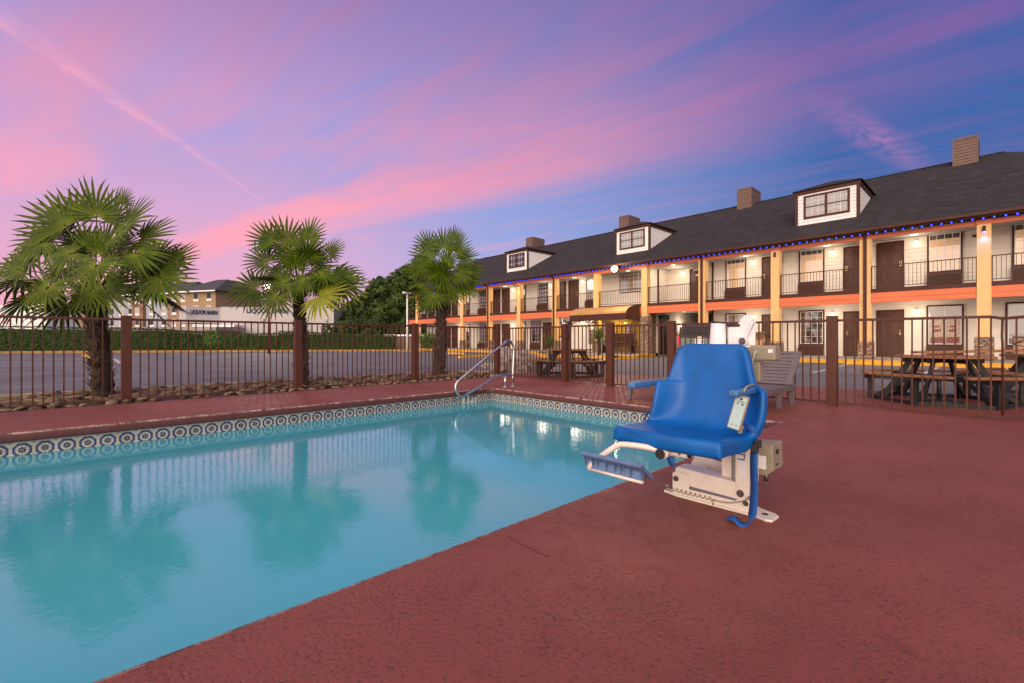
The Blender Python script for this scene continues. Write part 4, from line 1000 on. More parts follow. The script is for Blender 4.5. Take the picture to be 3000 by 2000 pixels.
# foot rest
b=MB(); b.tube(smooth([(2.12,1.125,.372),(2.07,1.24,.388),(2.03,1.315,.392),(2.0,1.345,.388),(1.94,1.36,.365),(1.85,1.38,.325),(1.84,1.40,.292)],6),.0155,14); b.build('footrest_tube',W,pl)
b=MB(); b.cyl((2.085,1.152,.365),(2.17,1.152,.365),.027,24); b.cyl((2.13,1.125,.37),(2.13,1.03,.377),.0195,18); p_=b.build('footrest_pivot',W,pl)
b=MB(); b.cyl((2.0845,1.152,.365),(2.077,1.152,.365),.0265,24); b.cyl((2.13,1.0295,.377),(2.13,1.02,.377),.018,18); b.build('rubber_cap',M['black'],p_,bevel=.003)
b=MB(); b.cyl((2.111,1.065,.376),(2.104,1.065,.376),.006); b.build('bolt',M['gold'],p_)
b=MB(); ya_,yb_=1.085,1.427
b.prism([(1.797,ya_,.362),(1.797,ya_,.376),(1.806,ya_,.379),(1.898,ya_,.306),(1.898,ya_,.290),(1.890,ya_,.292)],(0,yb_-ya_,0))
fp=b.build('footrest',M['greyblue'],pl,bevel=.003,seg=2)
b=MB(); b.prism([(1.838,ya_+.012,.335),(1.846,ya_+.012,.335),(1.836,ya_+.012,.296),(1.826,ya_+.012,.296)],(0,yb_-ya_-.024,0))
for y in (1.415,1.370,1.343,1.290,1.240,1.208,1.155,1.098):
    b.prism([(1.803,y,.362),(1.842,y,.334),(1.828,y,.297)],(0,.004,0))
b.build('rib_face',M['greyblue'],fp)
b=MB(); b.tube([(1.834,1.41,.288),(1.834,1.10,.288)],.009,10); b.build('foot_bar',W,fp)
for y in (1.35,1.20):
    b=MB(); b.cyl((1.833,y,.316),(1.823,y,.316),.0065,14); b.build('bolt',M['steel'],fp)
# straps
def strap(name,pts,w,dirs):
    b=MB(); n=len(pts); vs=[]
    for p,d in zip(pts,dirs):
        p=Vector(p);d=Vector(d).normalized()*w/2; vs+=[p-d,p+d]
    b.add(vs,[(2*i,2*i+1,2*i+3,2*i+2) for i in range(n-1)],True); o=b.build(name,M['strap'],pl,weld=False)
    s=o.modifiers.new('sol','SOLIDIFY'); s.thickness=.0022; s.offset=0; return o
pts=smooth([(2.44,.862,.505),(2.425,.852,.485),(2.43,.842,.455),(2.445,.838,.42),(2.44,.838,.385),(2.425,.836,.33),(2.42,.833,.25),(2.425,.834,.16),(2.425,.842,.07),(2.42,.855,.02),(2.41,.875,.004),(2.40,.895,.008),(2.405,.915,.022),(2.415,.94,.02),(2.425,.965,.012)],4)
strap('seat_belt',pts,.052,[(.25,1,.0) if i<10 else (.5,.85,0) if i<34 else (1,.25-.2*(i-34)/20,.15) for i in range(len(pts))])
b=MB(); b.box(2.40,2.425,.812,.845,.375,.415); b.box(2.41,2.43,.80,.83,.40,.44); b.build('belt_buckle',M['black'],pl,bevel=.004)
pts=smooth([(2.50,1.452,.50),(2.46,1.456,.475),(2.43,1.45,.452),(2.40,1.44,.45)],4); strap('seat_belt',pts,.03,[(.5,0,1)]*len(pts))
pts=smooth([(2.14,1.13,.35),(2.135,1.125,.33),(2.14,1.12,.31),(2.145,1.115,.30)],3); strap('belt_end',pts,.034,[(0,1,0)]*len(pts))
b=MB(); b.box(2.12,2.30,1.135,1.17,.385,.43); b.build('seat_bracket',M['ink'],pl)
b=MB(); b.box(2.28,2.62,1.07,1.2,.39,.425); b.build('swivel_arm',W,pl,bevel=.004)
# coil cord
pts=[]
for k in range(150):
    t=k/149; a=k*.42; y=1.375-.28*t; z=.035+.0*t; pts.append((2.566+.008*math.cos(a),y,z+.010*math.sin(a)+.002))
b=MB(); b.tube(pts,.0028,6); b.tube(smooth([(2.566,1.095,.037),(2.562,1.06,.036),(2.563,1.0,.045),(2.57,.93,.075),(2.58,.89,.11),(2.62,.88,.14)],5),.0035,6)
for c in ((2.563,1.10,.03),(2.56,1.095,.012),(2.565,1.375,.05),(2.563,1.375,.03)): b.ball(c,.008,8,6)
b.build('coiled_cord',M['beige'],pl)
# ================================================================ chaise lounge
def chaise(A,ang,label):
    global CP,BP
    ch=empty('chaise_lounge',(A[0],A[1],0),label,'lounge chair','slatted chaise lounges by the fence')
    A=Vector((A[0],A[1],0)); dv=Vector((math.cos(ang),math.sin(ang),0)); wv=Vector((-dv.y,dv.x,0))
    def CP(l,w,z): return A+dv*l+wv*w+Vector((0,0,z))
    LL=1.50;WW=.64
    b=MB()
    for w in (.02,WW-.02): b.beam(CP(.024,w,.258),CP(LL,w,.258),.045,.075)
    b.beam(CP(0,.0,.258),CP(0,WW,.258),.046,.075); b.beam(CP(LL,0,.258),CP(LL,WW,.258),.045,.07)
    b.build('frame',M['resin'],ch,bevel=.008)
    b=MB()
    for k in range(15): l=.03+k*.082; b.beam(CP(l+.03,.045,.29),CP(l+.03,WW-.045,.29),.070,.014)
    b.build('seat_slats',M['resin'],ch,bevel=.003)
    h0=1.27; BL=.66; an=math.radians(44)
    def BP(t,w,o=0): return CP(h0+t*math.cos(an)-o*math.sin(an),w,.30+t*math.sin(an)+o*math.cos(an))
    up=(BP(0,.3,1)-BP(0,.3,0)); b=MB()
    for w in (.03,WW-.03): b.beam(BP(0,w),BP(BL,w),.085,.03,up)
    b.beam(BP(BL-.025,.07),BP(BL-.025,WW-.07),.05,.028,up)
    for k in range(9): b.beam(BP(.035+k*.065,.07),BP(.035+k*.065,WW-.07),.054,.018,up)
    b.build('backrest',M['resin'],ch,bevel=.003)
    for l in (.04,.92,LL-.05):
        for w in (.03,WW-.03):
            b=MB(); z=.222; s=-1 if l<.5 else 1
            vs=[]
            for (zz,h,o) in ((z,.038,0),(0,.024,.015*s)): vs+=[CP(l+o-h,w-h,zz),CP(l+o+h,w-h,zz),CP(l+o+h,w+h,zz),CP(l+o-h,w+h,zz)]
            b.add(vs,[(0,1,2,3),(4,7,6,5),(0,4,5,1),(1,5,6,2),(2,6,7,3),(3,7,4,0)]); b.build('leg',M['resin'],ch,bevel=.004)
    b=MB()
    for w in (.1,WW-.1): b.beam(BP(.35,w,-.02),CP(1.46,w,.27),.022,.022)
    b.build('back_prop',M['resin'],ch)
chaise((5.93,2.03),math.radians(-1),'grey brown slatted chaise lounge with raised back, right of the lift seat')
chaise((6.17,3.36),math.radians(-3),'grey brown chaise lounge mostly hidden behind the lift, foot end beside the left armrest')
# ================================================================ picnic tables
def hexp(R,a,k,z): t=a+math.radians(60*k); return Vector((R*math.cos(t),R*math.sin(t),z))
def picnic(c,rot,label,s_=1.0):
    t=empty('picnic_table',(c[0],c[1],0),label,'picnic table','hexagonal wood and black frame picnic tables')
    C_=Vector((c[0],c[1],0))
    # top as six wedge boards sets with gaps
    for k in range(1):
        b=MB()
        for q in range(6):
            a0=rot+math.radians(60*q); a1=rot+math.radians(60*(q+1))
            for (r0,r1) in ((.0,.135),(.14,.275),(.28,.415),(.42,.555),(.56,.69)):
                g=.006
                def pp(r,a,s): return C_+Vector((r*math.cos(a),r*math.sin(a),0))
                p=[pp(max(r0,.012),a0,1),pp(r1-.004,a0,1),pp(r1-.004,a1,1),pp(max(r0,.012),a1,1)]
                b.prism([v+Vector((0,0,.685)) for v in p],(0,0,.035))
        b.build('table_top',M['wood'],t,bevel=.003,seg=1)
    for q in range(6):
        a0=rot+math.radians(60*q+3.5); a1=rot+math.radians(60*q+56.5); b=MB()
        f=[(1.00,a0,),(1.22,a0),(1.22,a1),(1.00,a1)]
        P4=[C_+Vector((r*math.cos(a),r*math.sin(a),.415)) for r,a in f]
        mid=(P4[0]+P4[1])/2
        # clipped outer corners
        o=[P4[0],P4[0].lerp(P4[1],.72),P4[1].lerp(P4[2],.06),P4[2].lerp(P4[1],.06),P4[3].lerp(P4[2],.72),P4[3]]
        b.prism(o,(0,0,.035)); b.build('seat',M['wood'],t,bevel=.006)
    b=MB()
    for q in range(3):
        a=rot+math.radians(30+60*q); d=Vector((math.cos(a),math.sin(a),0)); n=Vector((-d.y,d.x,0))
        b.beam(C_-d*1.06+Vector((0,0,.37+.002*q)),C_+d*1.06+Vector((0,0,.37+.002*q)),.04,.085)
        b.beam(C_-d*.52+Vector((0,0,.645+.001*q)),C_+d*.52+Vector((0,0,.645+.001*q)),.04,.075)
    b.build('cross_beam',M['blackwood'],t,bevel=.004)
    for q in range(6):
        a=rot+math.radians(30+60*q); d=Vector((math.cos(a),math.sin(a),0)); n=Vector((-d.y,d.x,0))
        b=MB(); b.beam(C_+d*.40+n*.04+Vector((0,0,.68)),C_+d*.80+n*.04+Vector((0,0,.03)),.085,.04,n)
        b.box(-.045,.045,-.045,.045,0,.36,Matrix.Translation(C_+d*.97)@Matrix.Rotation(a,4,'Z')); b.build('leg',M['blackwood'],t,bevel=.004)
        b=MB(); b.beam(C_+d*.93+n*.0+Vector((0,0,.03)),C_+d*.42+Vector((0,0,.36)),.035,.06); 
        a2=rot+math.radians(30+60*(q+1)); d2=Vector((math.cos(a2),math.sin(a2),0)); b.beam(C_+d*.97+Vector((0,0,.028)),C_+d2*.97+Vector((0,0,.028)),.04,.055); b.build('brace',M['blackwood'],t)
    t.scale=(s_,s_,1 if s_>.95 else .97)
    return t
picnic((9.48,.60),math.radians(14),'nearest hexagonal picnic table with a loose plank on top, right of the lounge chair',.88)
picnic((11.25,-.62),math.radians(33),'hexagonal picnic table at the right edge, carrying two stone blocks',.92)
picnic((9.25,7.72),math.radians(47-30),'hexagonal picnic table seen through the gate near the fence corner',.93)
b=MB(); b.beam((9.75,.95,.735),(10.35,-.25,.775),.22,.035); b.beam((9.62,.80,.722),(9.62,.45,.722),.1,.01); ORG['_free']=Vector((10,.3,.75)); o=b.build('plank',M['wood'],bevel=.004); o.location=ORG['_free']; ORG['_free']=Vector((0,0,0)); tag(o,'loose reddish plank resting across the nearest picnic table top','plank')
for i,(c,l) in enumerate((((9.28,.62),'black umbrella base lying under the nearest picnic table'),((9.1,7.7),'black umbrella base under the picnic table by the gate'))):
    ORG['_free']=Vector((c[0],c[1],0)); b=MB(); b.tube([(c[0],c[1],0),(c[0],c[1],.03),(c[0],c[1],.05),(c[0],c[1],.07)],[.26,.27,.24,.05],24); b.cyl((c[0],c[1],.06),(c[0],c[1],.38),.028); o=b.build('umbrella_base',M['black'],bevel=.0); o.location=ORG['_free']; ORG['_free']=Vector((0,0,0)); tag(o,l,'umbrella base')
for c,w,h,l in (((11.0,-.35),.42,.28,'tall square stone veneer block on the right picnic table'),((11.5,-.85),.5,.18,'low stone block with brown cap on the right picnic table')):
    ORG['_free']=Vector((c[0],c[1],.72)); b=MB(); b.box(c[0]-w/2,c[0]+w/2,c[1]-w/2,c[1]+w/2,.70,.70+h); o=b.build('stone_block',M['stone'],bevel=.02); o.location=ORG['_free']; ORG['_free']=Vector((0,0,0)); tag(o,l,'stone block')
M['purple']=mat('purple_plastic',(.07,.045,.22),.45,var=.15)
ORG['_free']=Vector((13.6,-.75,0)); b=MB(); b.add([(x,y,z) for z,s in ((0,.34),(.62,.24)) for x,y in ((13.6-s,-.75-s),(13.6+s,-.75-s),(13.6+s,-.75+s),(13.6-s,-.75+s))],[(0,1,2,3),(4,7,6,5),(0,4,5,1),(1,5,6,2),(2,6,7,3),(3,7,4,0)]); b.box(13.3,13.9,-1.05,-.45,.62,.68)
o=b.build('plastic_bin',M['purple'],bevel=.03); o.location=ORG['_free']; ORG['_free']=Vector((0,0,0)); tag(o,'purple plastic bin standing behind the right picnic table','bin')
# ================================================================ porch furniture in front of the lobby
bn=empty('porch_bench',(23.9,16.0,.14),'dark wooden bench with tall plank back below the awning','bench')
b=MB()
for k in range(4): b.box(24.0,24.04,14.95,17.0,.66+k*.16,.80+k*.16)
b.build('backrest',M['trim'],bn,bevel=.004)
b=MB(); b.box(23.6,24.05,14.95,17.0,.55,.60); b.build('seat',M['trim'],bn,bevel=.004)
for y in (14.95,17.0):
    b=MB(); b.box(23.6,24.05,y-.04,y+.04,.145,.62); b.box(23.62,24.0,y-.035,y+.035,.82,.87); b.box(23.62,23.68,y-.035,y+.035,.62,.82); b.build('leg',M['blackwood'],bn,bevel=.004)
ORG['_free']=Vector((23.5,16.95,.14)); b=MB(); b.box(23.47,23.53,16.92,16.98,.145,.85); b.box(23.4,23.6,16.82,17.08,.85,1.15); o=b.build('ash_box',M['white'],bevel=.02); o.location=ORG['_free']; ORG['_free']=Vector((0,0,0)); tag(o,'small white box on a post beside the porch bench','post box')
# board in frame on the wall at left of the lobby
ORG['_free']=Vector((25.7,20.0,1.6)); b=MB(); b.box(25.68,25.76,22.0,22.7,1.1,2.2); o=b.build('notice_board',M['trim'],bevel=.01); o.location=ORG['_free']; c_=o
ORG[o.name]=Vector((25.7,20.0,1.6)); b=MB(); b.box(25.665,25.679,22.08,22.62,1.2,2.1); b.build('board_face',M['yel'],o); ORG['_free']=Vector((0,0,0)); tag(o,'brown framed yellow notice board on the motel wall behind the gate','notice board')
# ================================================================ palms
def frond_mesh(seed,spread=250,nseg=30,droop=.18,fold=.28):
    r_=random.Random(seed); b=MB()
    for i in range(nseg):
        f=i/(nseg-1); phi=math.radians((f-.5)*spread)
        L=(1-.22*abs(f-.5)*2-.05*r_.random())
        if abs(f-.5)>.42: L*=.8
        dphi=math.radians(spread/nseg)*.5
        cu,si=math.cos(phi),math.sin(phi); d=Vector((cu,si,0)); n=Vector((-si,cu,0))
        k=5; vs=[]; dr=droop*(.7+.6*r_.random()); tw=(r_.random()-.5)*.10
        cup=.10*math.cos(phi*.7)
        tip_break=r_.random()<.12
        for j in range(k+1):
            t=j/k; rr=.03+t*(L-.03)
            wd=rr*math.tan(dphi)*1.02 if rr<.45*L else (.46*L*math.tan(dphi))*max(0.04,1-((rr-.45*L)/(.55*L))**2.2)
            z=cup*t-dr*t**2.6*L
            if tip_break and t>.7: z-=.12*(t-.7)/.3
            c=d*rr+n*(tw*t*t)+Vector((0,0,z)); fo=wd*fold
            vs+=[c-n*wd+Vector((0,0,fo)),c,c+n*wd+Vector((0,0,fo))]
        fs=[]
        for j in range(k): fs+=[(3*j,3*j+1,3*j+4,3*j+3),(3*j+1,3*j+2,3*j+5,3*j+4)]
        b.add(vs,fs)
    return b
FM_=[]
for k,(sp,dr) in enumerate(((235,.04),(262,.09),(295,.20),(205,.06),(280,.36))):
    b=frond_mesh(k,sp,round(sp/11.5),dr); o=b.build('frond_src',M['frond'],weld=False); FM_.append(o.data); bpy.data.objects.remove(o)
old=FM_[1].copy(); old.materials.clear(); old.materials.append(M['frondold'])
def palm(base,D,ctr,ztop,lst,label,nr,Rm,seed,tr=.13):
    rr=random.Random(seed); base=Vector((base[0],base[1],0))
    p=empty('palm_tree',base,label,'palm tree')
    top=at(ctr[0],ctr[1],D); top=Vector((top.x,top.y,top.z))
    # trunk
    b=MB(); H=top.z; n=26; pts=[];rs=[]
    for i in range(n+1):
        t=i/n; pts.append((base.x+(top.x-base.x)*t+.02*math.sin(t*5),base.y+(top.y-base.y)*t,H*t-.02)); rs.append(tr*(1.12-.30*t+.55*max(0,t-.72)*1.3+.12*max(0,.12-t)*8)*(1+.10*math.sin(i*2.4)+.06*math.sin(i*5.1)))
    b.tube(pts,rs,18); trunk=b.build('trunk',M['fiber'],p)
    b=MB()
    for i in range(260):
        t=rr.random()**.8; a=rr.random()*6.283; r0=tr*(1.12-.30*t+.7*max(0,t-.72)); c=Vector((base.x+(top.x-base.x)*t,base.y+(top.y-base.y)*t,H*t))
        d=Vector((math.cos(a),math.sin(a),0)); s=Vector((-d.y,d.x,0)); l=rr.uniform(.06,.17); w=rr.uniform(.012,.035); up=rr.uniform(.3,1.2) if t<.8 else rr.uniform(-.6,1.1)
        q0=c+d*r0*.92; q1=q0+(d*.45+Vector((0,0,up*.9))).normalized()*l+s*rr.uniform(-.03,.03); b.add([q0-s*w,q0+s*w,q1+s*w*.4,q1-s*w*.4,q0+d*.012],[(0,1,2,3),(0,4,3),(1,2,4)],False,0 if rr.random()<.6 else 1)
    for i in range(420):
        t=rr.random(); a=rr.random()*6.283; r0=tr*(1.12-.30*t+.7*max(0,t-.72)); c=Vector((base.x+(top.x-base.x)*t,base.y+(top.y-base.y)*t,H*t)); d=Vector((math.cos(a),math.sin(a),0)); s=Vector((-d.y,d.x,0))
        q0=c+d*r0*.95; q1=q0+d*rr.uniform(.02,.09)+Vector((0,0,rr.uniform(-.12,.1)))+s*rr.uniform(-.05,.05); b.add([q0-s*.003,q0+s*.003,q1],[(0,1,2)],False,0)
    b.build('leaf_boots',[M['fiber'],M['boot']],trunk)
    F3=Vector((FX,FY,0)); R3=Vector((RX,RY,0)); Z3=Vector((0,0,1))
    def put_frond(hub,m,nrm,L,me):
        m=m.normalized(); z=nrm-m*nrm.dot(m); z.normalize(); y=z.cross(m)
        o=bpy.data.objects.new('frond',me); COL.objects.link(o); o.parent=p
        Mx=Matrix((m,y,z)).transposed().to_4x4()@Matrix.Diagonal((L,L,L,1)); Mx.translation=hub-base; o.matrix_local=Mx
        pb=MB(); mid=(top+hub)/2+Vector((0,0,.06)); q=smooth([top-Vector((0,0,.08)),mid,hub,hub+m*.05],4)
        pb.tube(q,[.014-.008*i/len(q) for i in range(len(q))],6); pt=pb.build('petiole',M['frond'],p); 
        return o
    for (u,v,ang,L,dd,tilt,mi) in lst:
        Dd=D+dd; hub=at(u,v,Dd); a=math.radians(ang); m=R3*math.cos(a)+Z3*math.sin(a)+F3*(-tilt)
        nrm=-F3+Z3*.55 if ang<0 else -F3*.8+Z3*.5
        put_frond(hub,m,nrm,L*Dd/FP,FM_[mi] if mi>=0 else old)
    for i in range(nr):
        el=math.radians(rr.uniform(-28,72)); az=rr.random()*6.283
        # more of them away from the camera
        d=Vector((math.cos(az)*math.cos(el),math.sin(az)*math.cos(el),math.sin(el)))
        if d.dot(F3)<-.55 and el<.6: d=d+F3*.9; d.normalize()
        hub=top+Vector((0,0,.05))+d*Rm*rr.uniform(.45,.62)
        m=d+Vector((0,0,-.25-.5*(1-math.sin(el))*rr.random())); nrm=Vector((0,0,1))+d*.35+Vector((rr.uniform(-.4,.4),rr.uniform(-.4,.4),0))
        put_frond(hub,m,nrm,Rm*rr.uniform(.36,.5),FM_[rr.choice((0,1,1,2,4))])
    return p
palm(tuple(gd(300,1160,-.01))[:2],7.5,(277,852),0,[
 (283,633,90,118,.0,.15,0),(193,664,152,135,.1,.1,3),(373,659,28,118,.1,.1,0),(156,706,163,112,.15,.1,1),(340,688,15,85,-.25,.3,1),(415,702,4,120,.0,.1,1),
 (127,711,205,125,-.1,.2,4),(283,777,-88,108,-.65,.55,2),(142,841,-105,112,-.6,.4,2),(465,813,-48,125,-.2,.2,1),(495,773,6,108,.1,.1,1),(60,791,195,105,.0,.2,1),
 (307,843,-55,118,-.35,.3,2),(264,853,-135,92,-.4,.35,2),(401,744,-32,105,-.3,.4,4),(212,744,212,108,-.3,.4,4),(330,650,60,112,.45,.1,0),(226,648,122,112,.45,.1,0),
 (453,763,-14,105,.35,0,1),(94,763,188,112,.35,0,1),(410,760,-60,95,.1,.2,4),(180,790,-120,100,.1,.2,4),(360,600,65,60,.7,0,3),(240,720,165,95,.5,0,1),(350,730,15,90,.5,0,1),(262,728,100,88,.3,.1,0),(312,722,70,88,.25,.1,1),(283,742,90,80,-.1,.3,1)],
 'largest palm with a broad fan crown, leftmost along the fence',7,1.45,11,.135)
palm((3.27,9.98),9.53,(878,842),0,[
 (896,754,80,98,-.2,.15,0),(842,716,108,92,.2,.1,0),(800,712,140,85,.1,.1,3),(865,784,90,62,-.5,.5,1),(785,770,158,78,.1,.1,1),(926,781,25,80,.1,.1,0),
 (812,872,-112,85,-.5,.5,2),(752,846,184,102,.25,.1,1),(934,804,-62,84,-.3,.4,4),(984,815,-30,98,.0,.2,4),(935,869,-18,102,-.5,.3,-1),(985,815,12,62,.1,.1,1),
 (905,700,60,75,.4,0,0),(840,830,-150,90,-.2,.3,2),(820,800,215,80,.3,.1,4),(895,820,-95,66,-.45,.5,4),(965,745,35,66,.3,0,3),(860,760,140,78,.4,0,1),(1000,840,-25,92,.1,.1,-1)],
 'middle palm of the three, growing just left behind a fence post',6,1.25,23,.125)
palm((6.94,10.35),12.3,(1297,862),0,[
 (1300,727,88,64,0,.1,0),(1258,727,118,62,.1,.1,3),(1268,759,160,80,.0,.1,0),(1336,738,50,64,.1,.1,0),(1350,763,12,66,.1,.1,1),(1293,795,176,74,-.3,.3,1),
 (1304,820,190,74,-.3,.4,1),(1361,822,5,56,-.1,.2,1),(1361,840,-28,60,-.2,.2,1),(1275,866,-92,62,-.5,.5,2),(1239,841,205,62,0,.2,4),(1321,852,-62,62,-.3,.4,2),
 (1236,790,178,62,.2,.1,1),(1380,790,-8,50,.3,.1,4),(1310,770,60,60,-.4,.4,0),(1250,880,-125,56,-.1,.2,4),(1345,800,-30,62,-.3,.3,4),(1330,700,75,44,.5,0,0)],
 'rightmost and farthest palm, in front of the motel end',4,1.15,37,.15)
# ================================================================ leafy trees, hedge, shrubs
def leafcloud(b,cs,n,size,rr):
    for i in range(n):
        c,r=rr.choices(cs,weights=[q[1][0]*q[1][2] for q in cs])[0]
        while True:
            v=Vector((rr.uniform(-1,1),rr.uniform(-1,1),rr.uniform(-1,1)))
            if .2<v.length<1: break
        v=v.normalized()*(v.length**.45); p=Vector(c)+Vector((v.x*r[0],v.y*r[1],v.z*r[2]))
        p+=Vector((mnoise.noise(p*.7),mnoise.noise(p*.7+Vector((9,0,0))),mnoise.noise(p*.7+Vector((0,9,0)))))*size*1.6
        nrm=(v+Vector((rr.uniform(-.8,.8),rr.uniform(-.8,.8),rr.uniform(-.3,1)))).normalized(); t=nrm.orthogonal().normalized(); t=(Matrix.Rotation(rr.random()*6.28,3,nrm)@t); s=nrm.cross(t)
        a=size*rr.uniform(.55,1.2); bb=a*rr.uniform(.45,.7)
        b.add([p-t*a,p+s*bb*.8+nrm*a*.15,p+t*a,p-s*bb*.8-nrm*a*.1],[(0,1,2,3)])
def tree(pos,h,r,label,seed,mt='tree',n=4200,size=.34,low=.25,group='trees at the end of the parking lot'):
    rr=random.Random(seed); pos=Vector(pos); t=empty('leafy_tree',pos,label,'tree',group)
    b=MB(); tp=pos+Vector((rr.uniform(-.4,.4),rr.uniform(-.4,.4),h*.62)); b.tube(smooth([pos,pos.lerp(tp,.5)+Vector((.15,.1,0)),tp],4),[.028*h*(1-.7*i/8) for i in range(9)],8)
    cs=[]; nl=14
    for i in range(nl):
        a=i*2.4+rr.random(); z=h*(low+ (1-low)*.88*(i+.5)/nl); rad=r*(.75 if z<h*.7 else .45)*rr.uniform(.5,1); c=pos+Vector((math.cos(a)*rad,math.sin(a)*rad,z)); q=r*rr.uniform(.26,.46)*(1 if z<h*.75 else .8)
        cs.append((c,(q,q,q*.72))); st_=pos.lerp(tp,min(1,z/h*.8)); b.tube(smooth([st_,st_.lerp(c,.5)+Vector((0,0,-.2)),c],3),[.011*h,.009*h,.008*h,.007*h,.006*h,.004*h,.003*h][:7],6)
    cs.append((pos+Vector((0,0,h*.6)),(r*.45,r*.45,h*.26)))
    b.build('trunk',M['bark'],t)
    b=MB(); leafcloud(b,cs,n,size,rr); b.build('crown',M[mt],t,weld=False)
    return t
def T(u,vbase,D,vtop,r,label,seed,mt='tree',n=4200,size=.34,low=.2):
    p=at(u,1000,D); p.z=-.02; h=CAMH-(vtop-CV)/FP*D; return tree(p,h,r,label,seed,mt,n,size,low)
T(1108,1000,62,795,3.6,'tall rounded dark tree standing highest left of the third palm',1,'tree',5200,.32,.12)
T(1040,1000,66,868,3.8,'lower dark tree right of the white building',2,'tree',3600)
T(985,1000,70,890,3.6,'leftmost dark tree peeking over the white building',3,'tree2',3000)
T(1165,1000,58,760,3.4,'light green tree partly behind the third palm on its left',4,'tree2',5200,.3,.1)
T(1075,1000,52,925,2.6,'low brownish bush tree at the foot of the dark tall tree',5,'tree',2600,.26,.05)
T(1225,1000,55,725,3.4,'tree behind the third palm crown',6,'tree2',4600,.3,.1)
T(1140,1000,50,905,2.6,'bushy low tree left of the light pole',8,'tree',2800,.26,.05)
T(1195,1000,48,925,2.2,'low bush tree behind the light pole',9,'tree',2200,.24,.05)
T(1010,1000,58,935,2.8,'low bush tree behind the hedge next to the white building',10,'tree',2200,.26,.05)
T(1290,1000,60,740,3.2,'tree rising over the far end of the motel roof',12,'tree2',3600,.3,.2)
T(1415,1000,70,742,4.2,'broad treetop showing above the motel roof right of the third palm',13,'tree2',3600,.34,.3)
T(1490,1000,72,715,2.6,'thin treetop left of the first dormer above the roof',14,'tree2',2200,.32,.3)
T(860,1000,95,905,4.0,'distant tree behind the white building',15,'tree',1500,.5,.2)
# hedge
def hedge(P0,P1,h0,h1,w,label,seed,n):
    rr=random.Random(seed); P0=Vector(P0);P1=Vector(P1); t=(P1-P0); L=t.length; t.normalize(); nn=Vector((-t.y,t.x,0))
    he=empty('hedge',((P0+P1)/2).xy.to_3d(),label,'hedge')
    b=MB(); m=24
    for i in range(m):
        a=i/m; c=P0+t*L*a; c2=P0+t*L*(a+1/m); h=h0+(h1-h0)*a
        b.beam(c+Vector((0,0,h*.47)),c2+Vector((0,0,h*.47)),w*.82,h*.86)
    b.build('hedge_core',M['hedge'],he)
    b=MB()
    for i in range(n):
        a=rr.random(); h=h0+(h1-h0)*a+.10*mnoise.noise(Vector((a*30,seed,0)))+.06*mnoise.noise(Vector((a*110,seed,0)))
        if rr.random()<.72: o=-w/2 if True else 0; z=rr.uniform(.12,h); o+=rr.uniform(-.07,.07)+.08*mnoise.noise(Vector((a*60,z*2,seed))); nrm=-nn
        else: o=rr.uniform(-w/2,w/2); z=h+rr.uniform(-.06,.05+.1*(rr.random()<.1)); nrm=Vector((0,0,1))
        p=P0+t*L*a+nn*o+Vector((0,0,z)); nr_=(nrm+Vector((rr.uniform(-.9,.9),rr.uniform(-.9,.9),rr.uniform(-.4,1)))).normalized(); q=nr_.orthogonal().normalized(); q=Matrix.Rotation(rr.random()*6.28,3,nr_)@q; s=nr_.cross(q); k=rr.uniform(.04,.085)
        b.add([p-q*k,p+s*k*.5,p+q*k,p-s*k*.5],[(0,1,2,3)])
    b.build('foliage',M['hedge'],he,weld=False)
hp=[gd(-650,1039,-.01),gd(0,1033,-.01),gd(440,1030,-.01),gd(620,1028.5,-.01),gd(800,1028,-.01),gd(1150,1026,-.01)]
for p in hp: p.z=0; 
off=Vector((.0,.0,0))+Vector((FX,FY,0))*1.1
hp=[p+off for p in hp]
def hz(u,v,p): D=p.x*FX+p.y*FY; return CAMH-(v-CV)/FP*D
hedge(hp[0],hp[2],hz(0,952,hp[1]),hz(430,966,hp[2]),1.1,'tall dense clipped hedge behind the lot on the left',1,9000)
hedge(hp[2],hp[3],hz(440,966,hp[2]),hz(600,980,hp[3]),1.1,'lower hedge stretch left of the white building',2,3500)
hedge(hp[3],hp[4],hz(640,982,hp[3]),hz(800,978,hp[4]),1.1,'hedge stretch between the lamp post and the second palm',3,3500)
hedge(hp[4],hp[5],hz(820,972,hp[4]),hz(1140,984,hp[5]),1.1,'long clipped hedge right of the second palm',4,7000)
# spiky plants at the motel
def spiky(c,h,r,n,label,name,w=.05,seed=1,trunk=0):
    rr=random.Random(seed); c=Vector(c); e=empty(name,c,label,'plant')
    b=MB(); z0=trunk
    for i in range(n):
        a=rr.random()*6.283; el=math.radians(rr.uniform(-15,85)); d=Vector((math.cos(a)*math.cos(el),math.sin(a)*math.cos(el),math.sin(el))); L=r*rr.uniform(.75,1.1)
        s=Vector((-math.sin(a),math.cos(a),0)); p0=c+Vector((0,0,z0)); p1=p0+d*L*.6; p2=p0+d*L+Vector((0,0,-.22*L*math.cos(el)))
        b.add([p0-s*w*.4,p0+s*w*.4,p1+s*w*.5,p1-s*w*.5,p2],[(0,1,2,3),(3,2,4)])
    b.build('leaves',M['shrub'],e,weld=False)
    b=MB(); b.tube([c,c+Vector((0,0,max(.1,trunk)))],[.09,.07],10); b.build('stem',M['fiber'],e)
g=at(1755,995,24.6); spiky((g.x,g.y,.14),1.4,.85,160,'spiky yucca growing before the stone lobby wall','yucca_plant',.05,3,.75)
g=at(1611,995,21.5); spiky((g.x,g.y,.10),.8,.55,110,'round sago plant behind the picnic table by the gate','sago_plant',.05,5,.55)
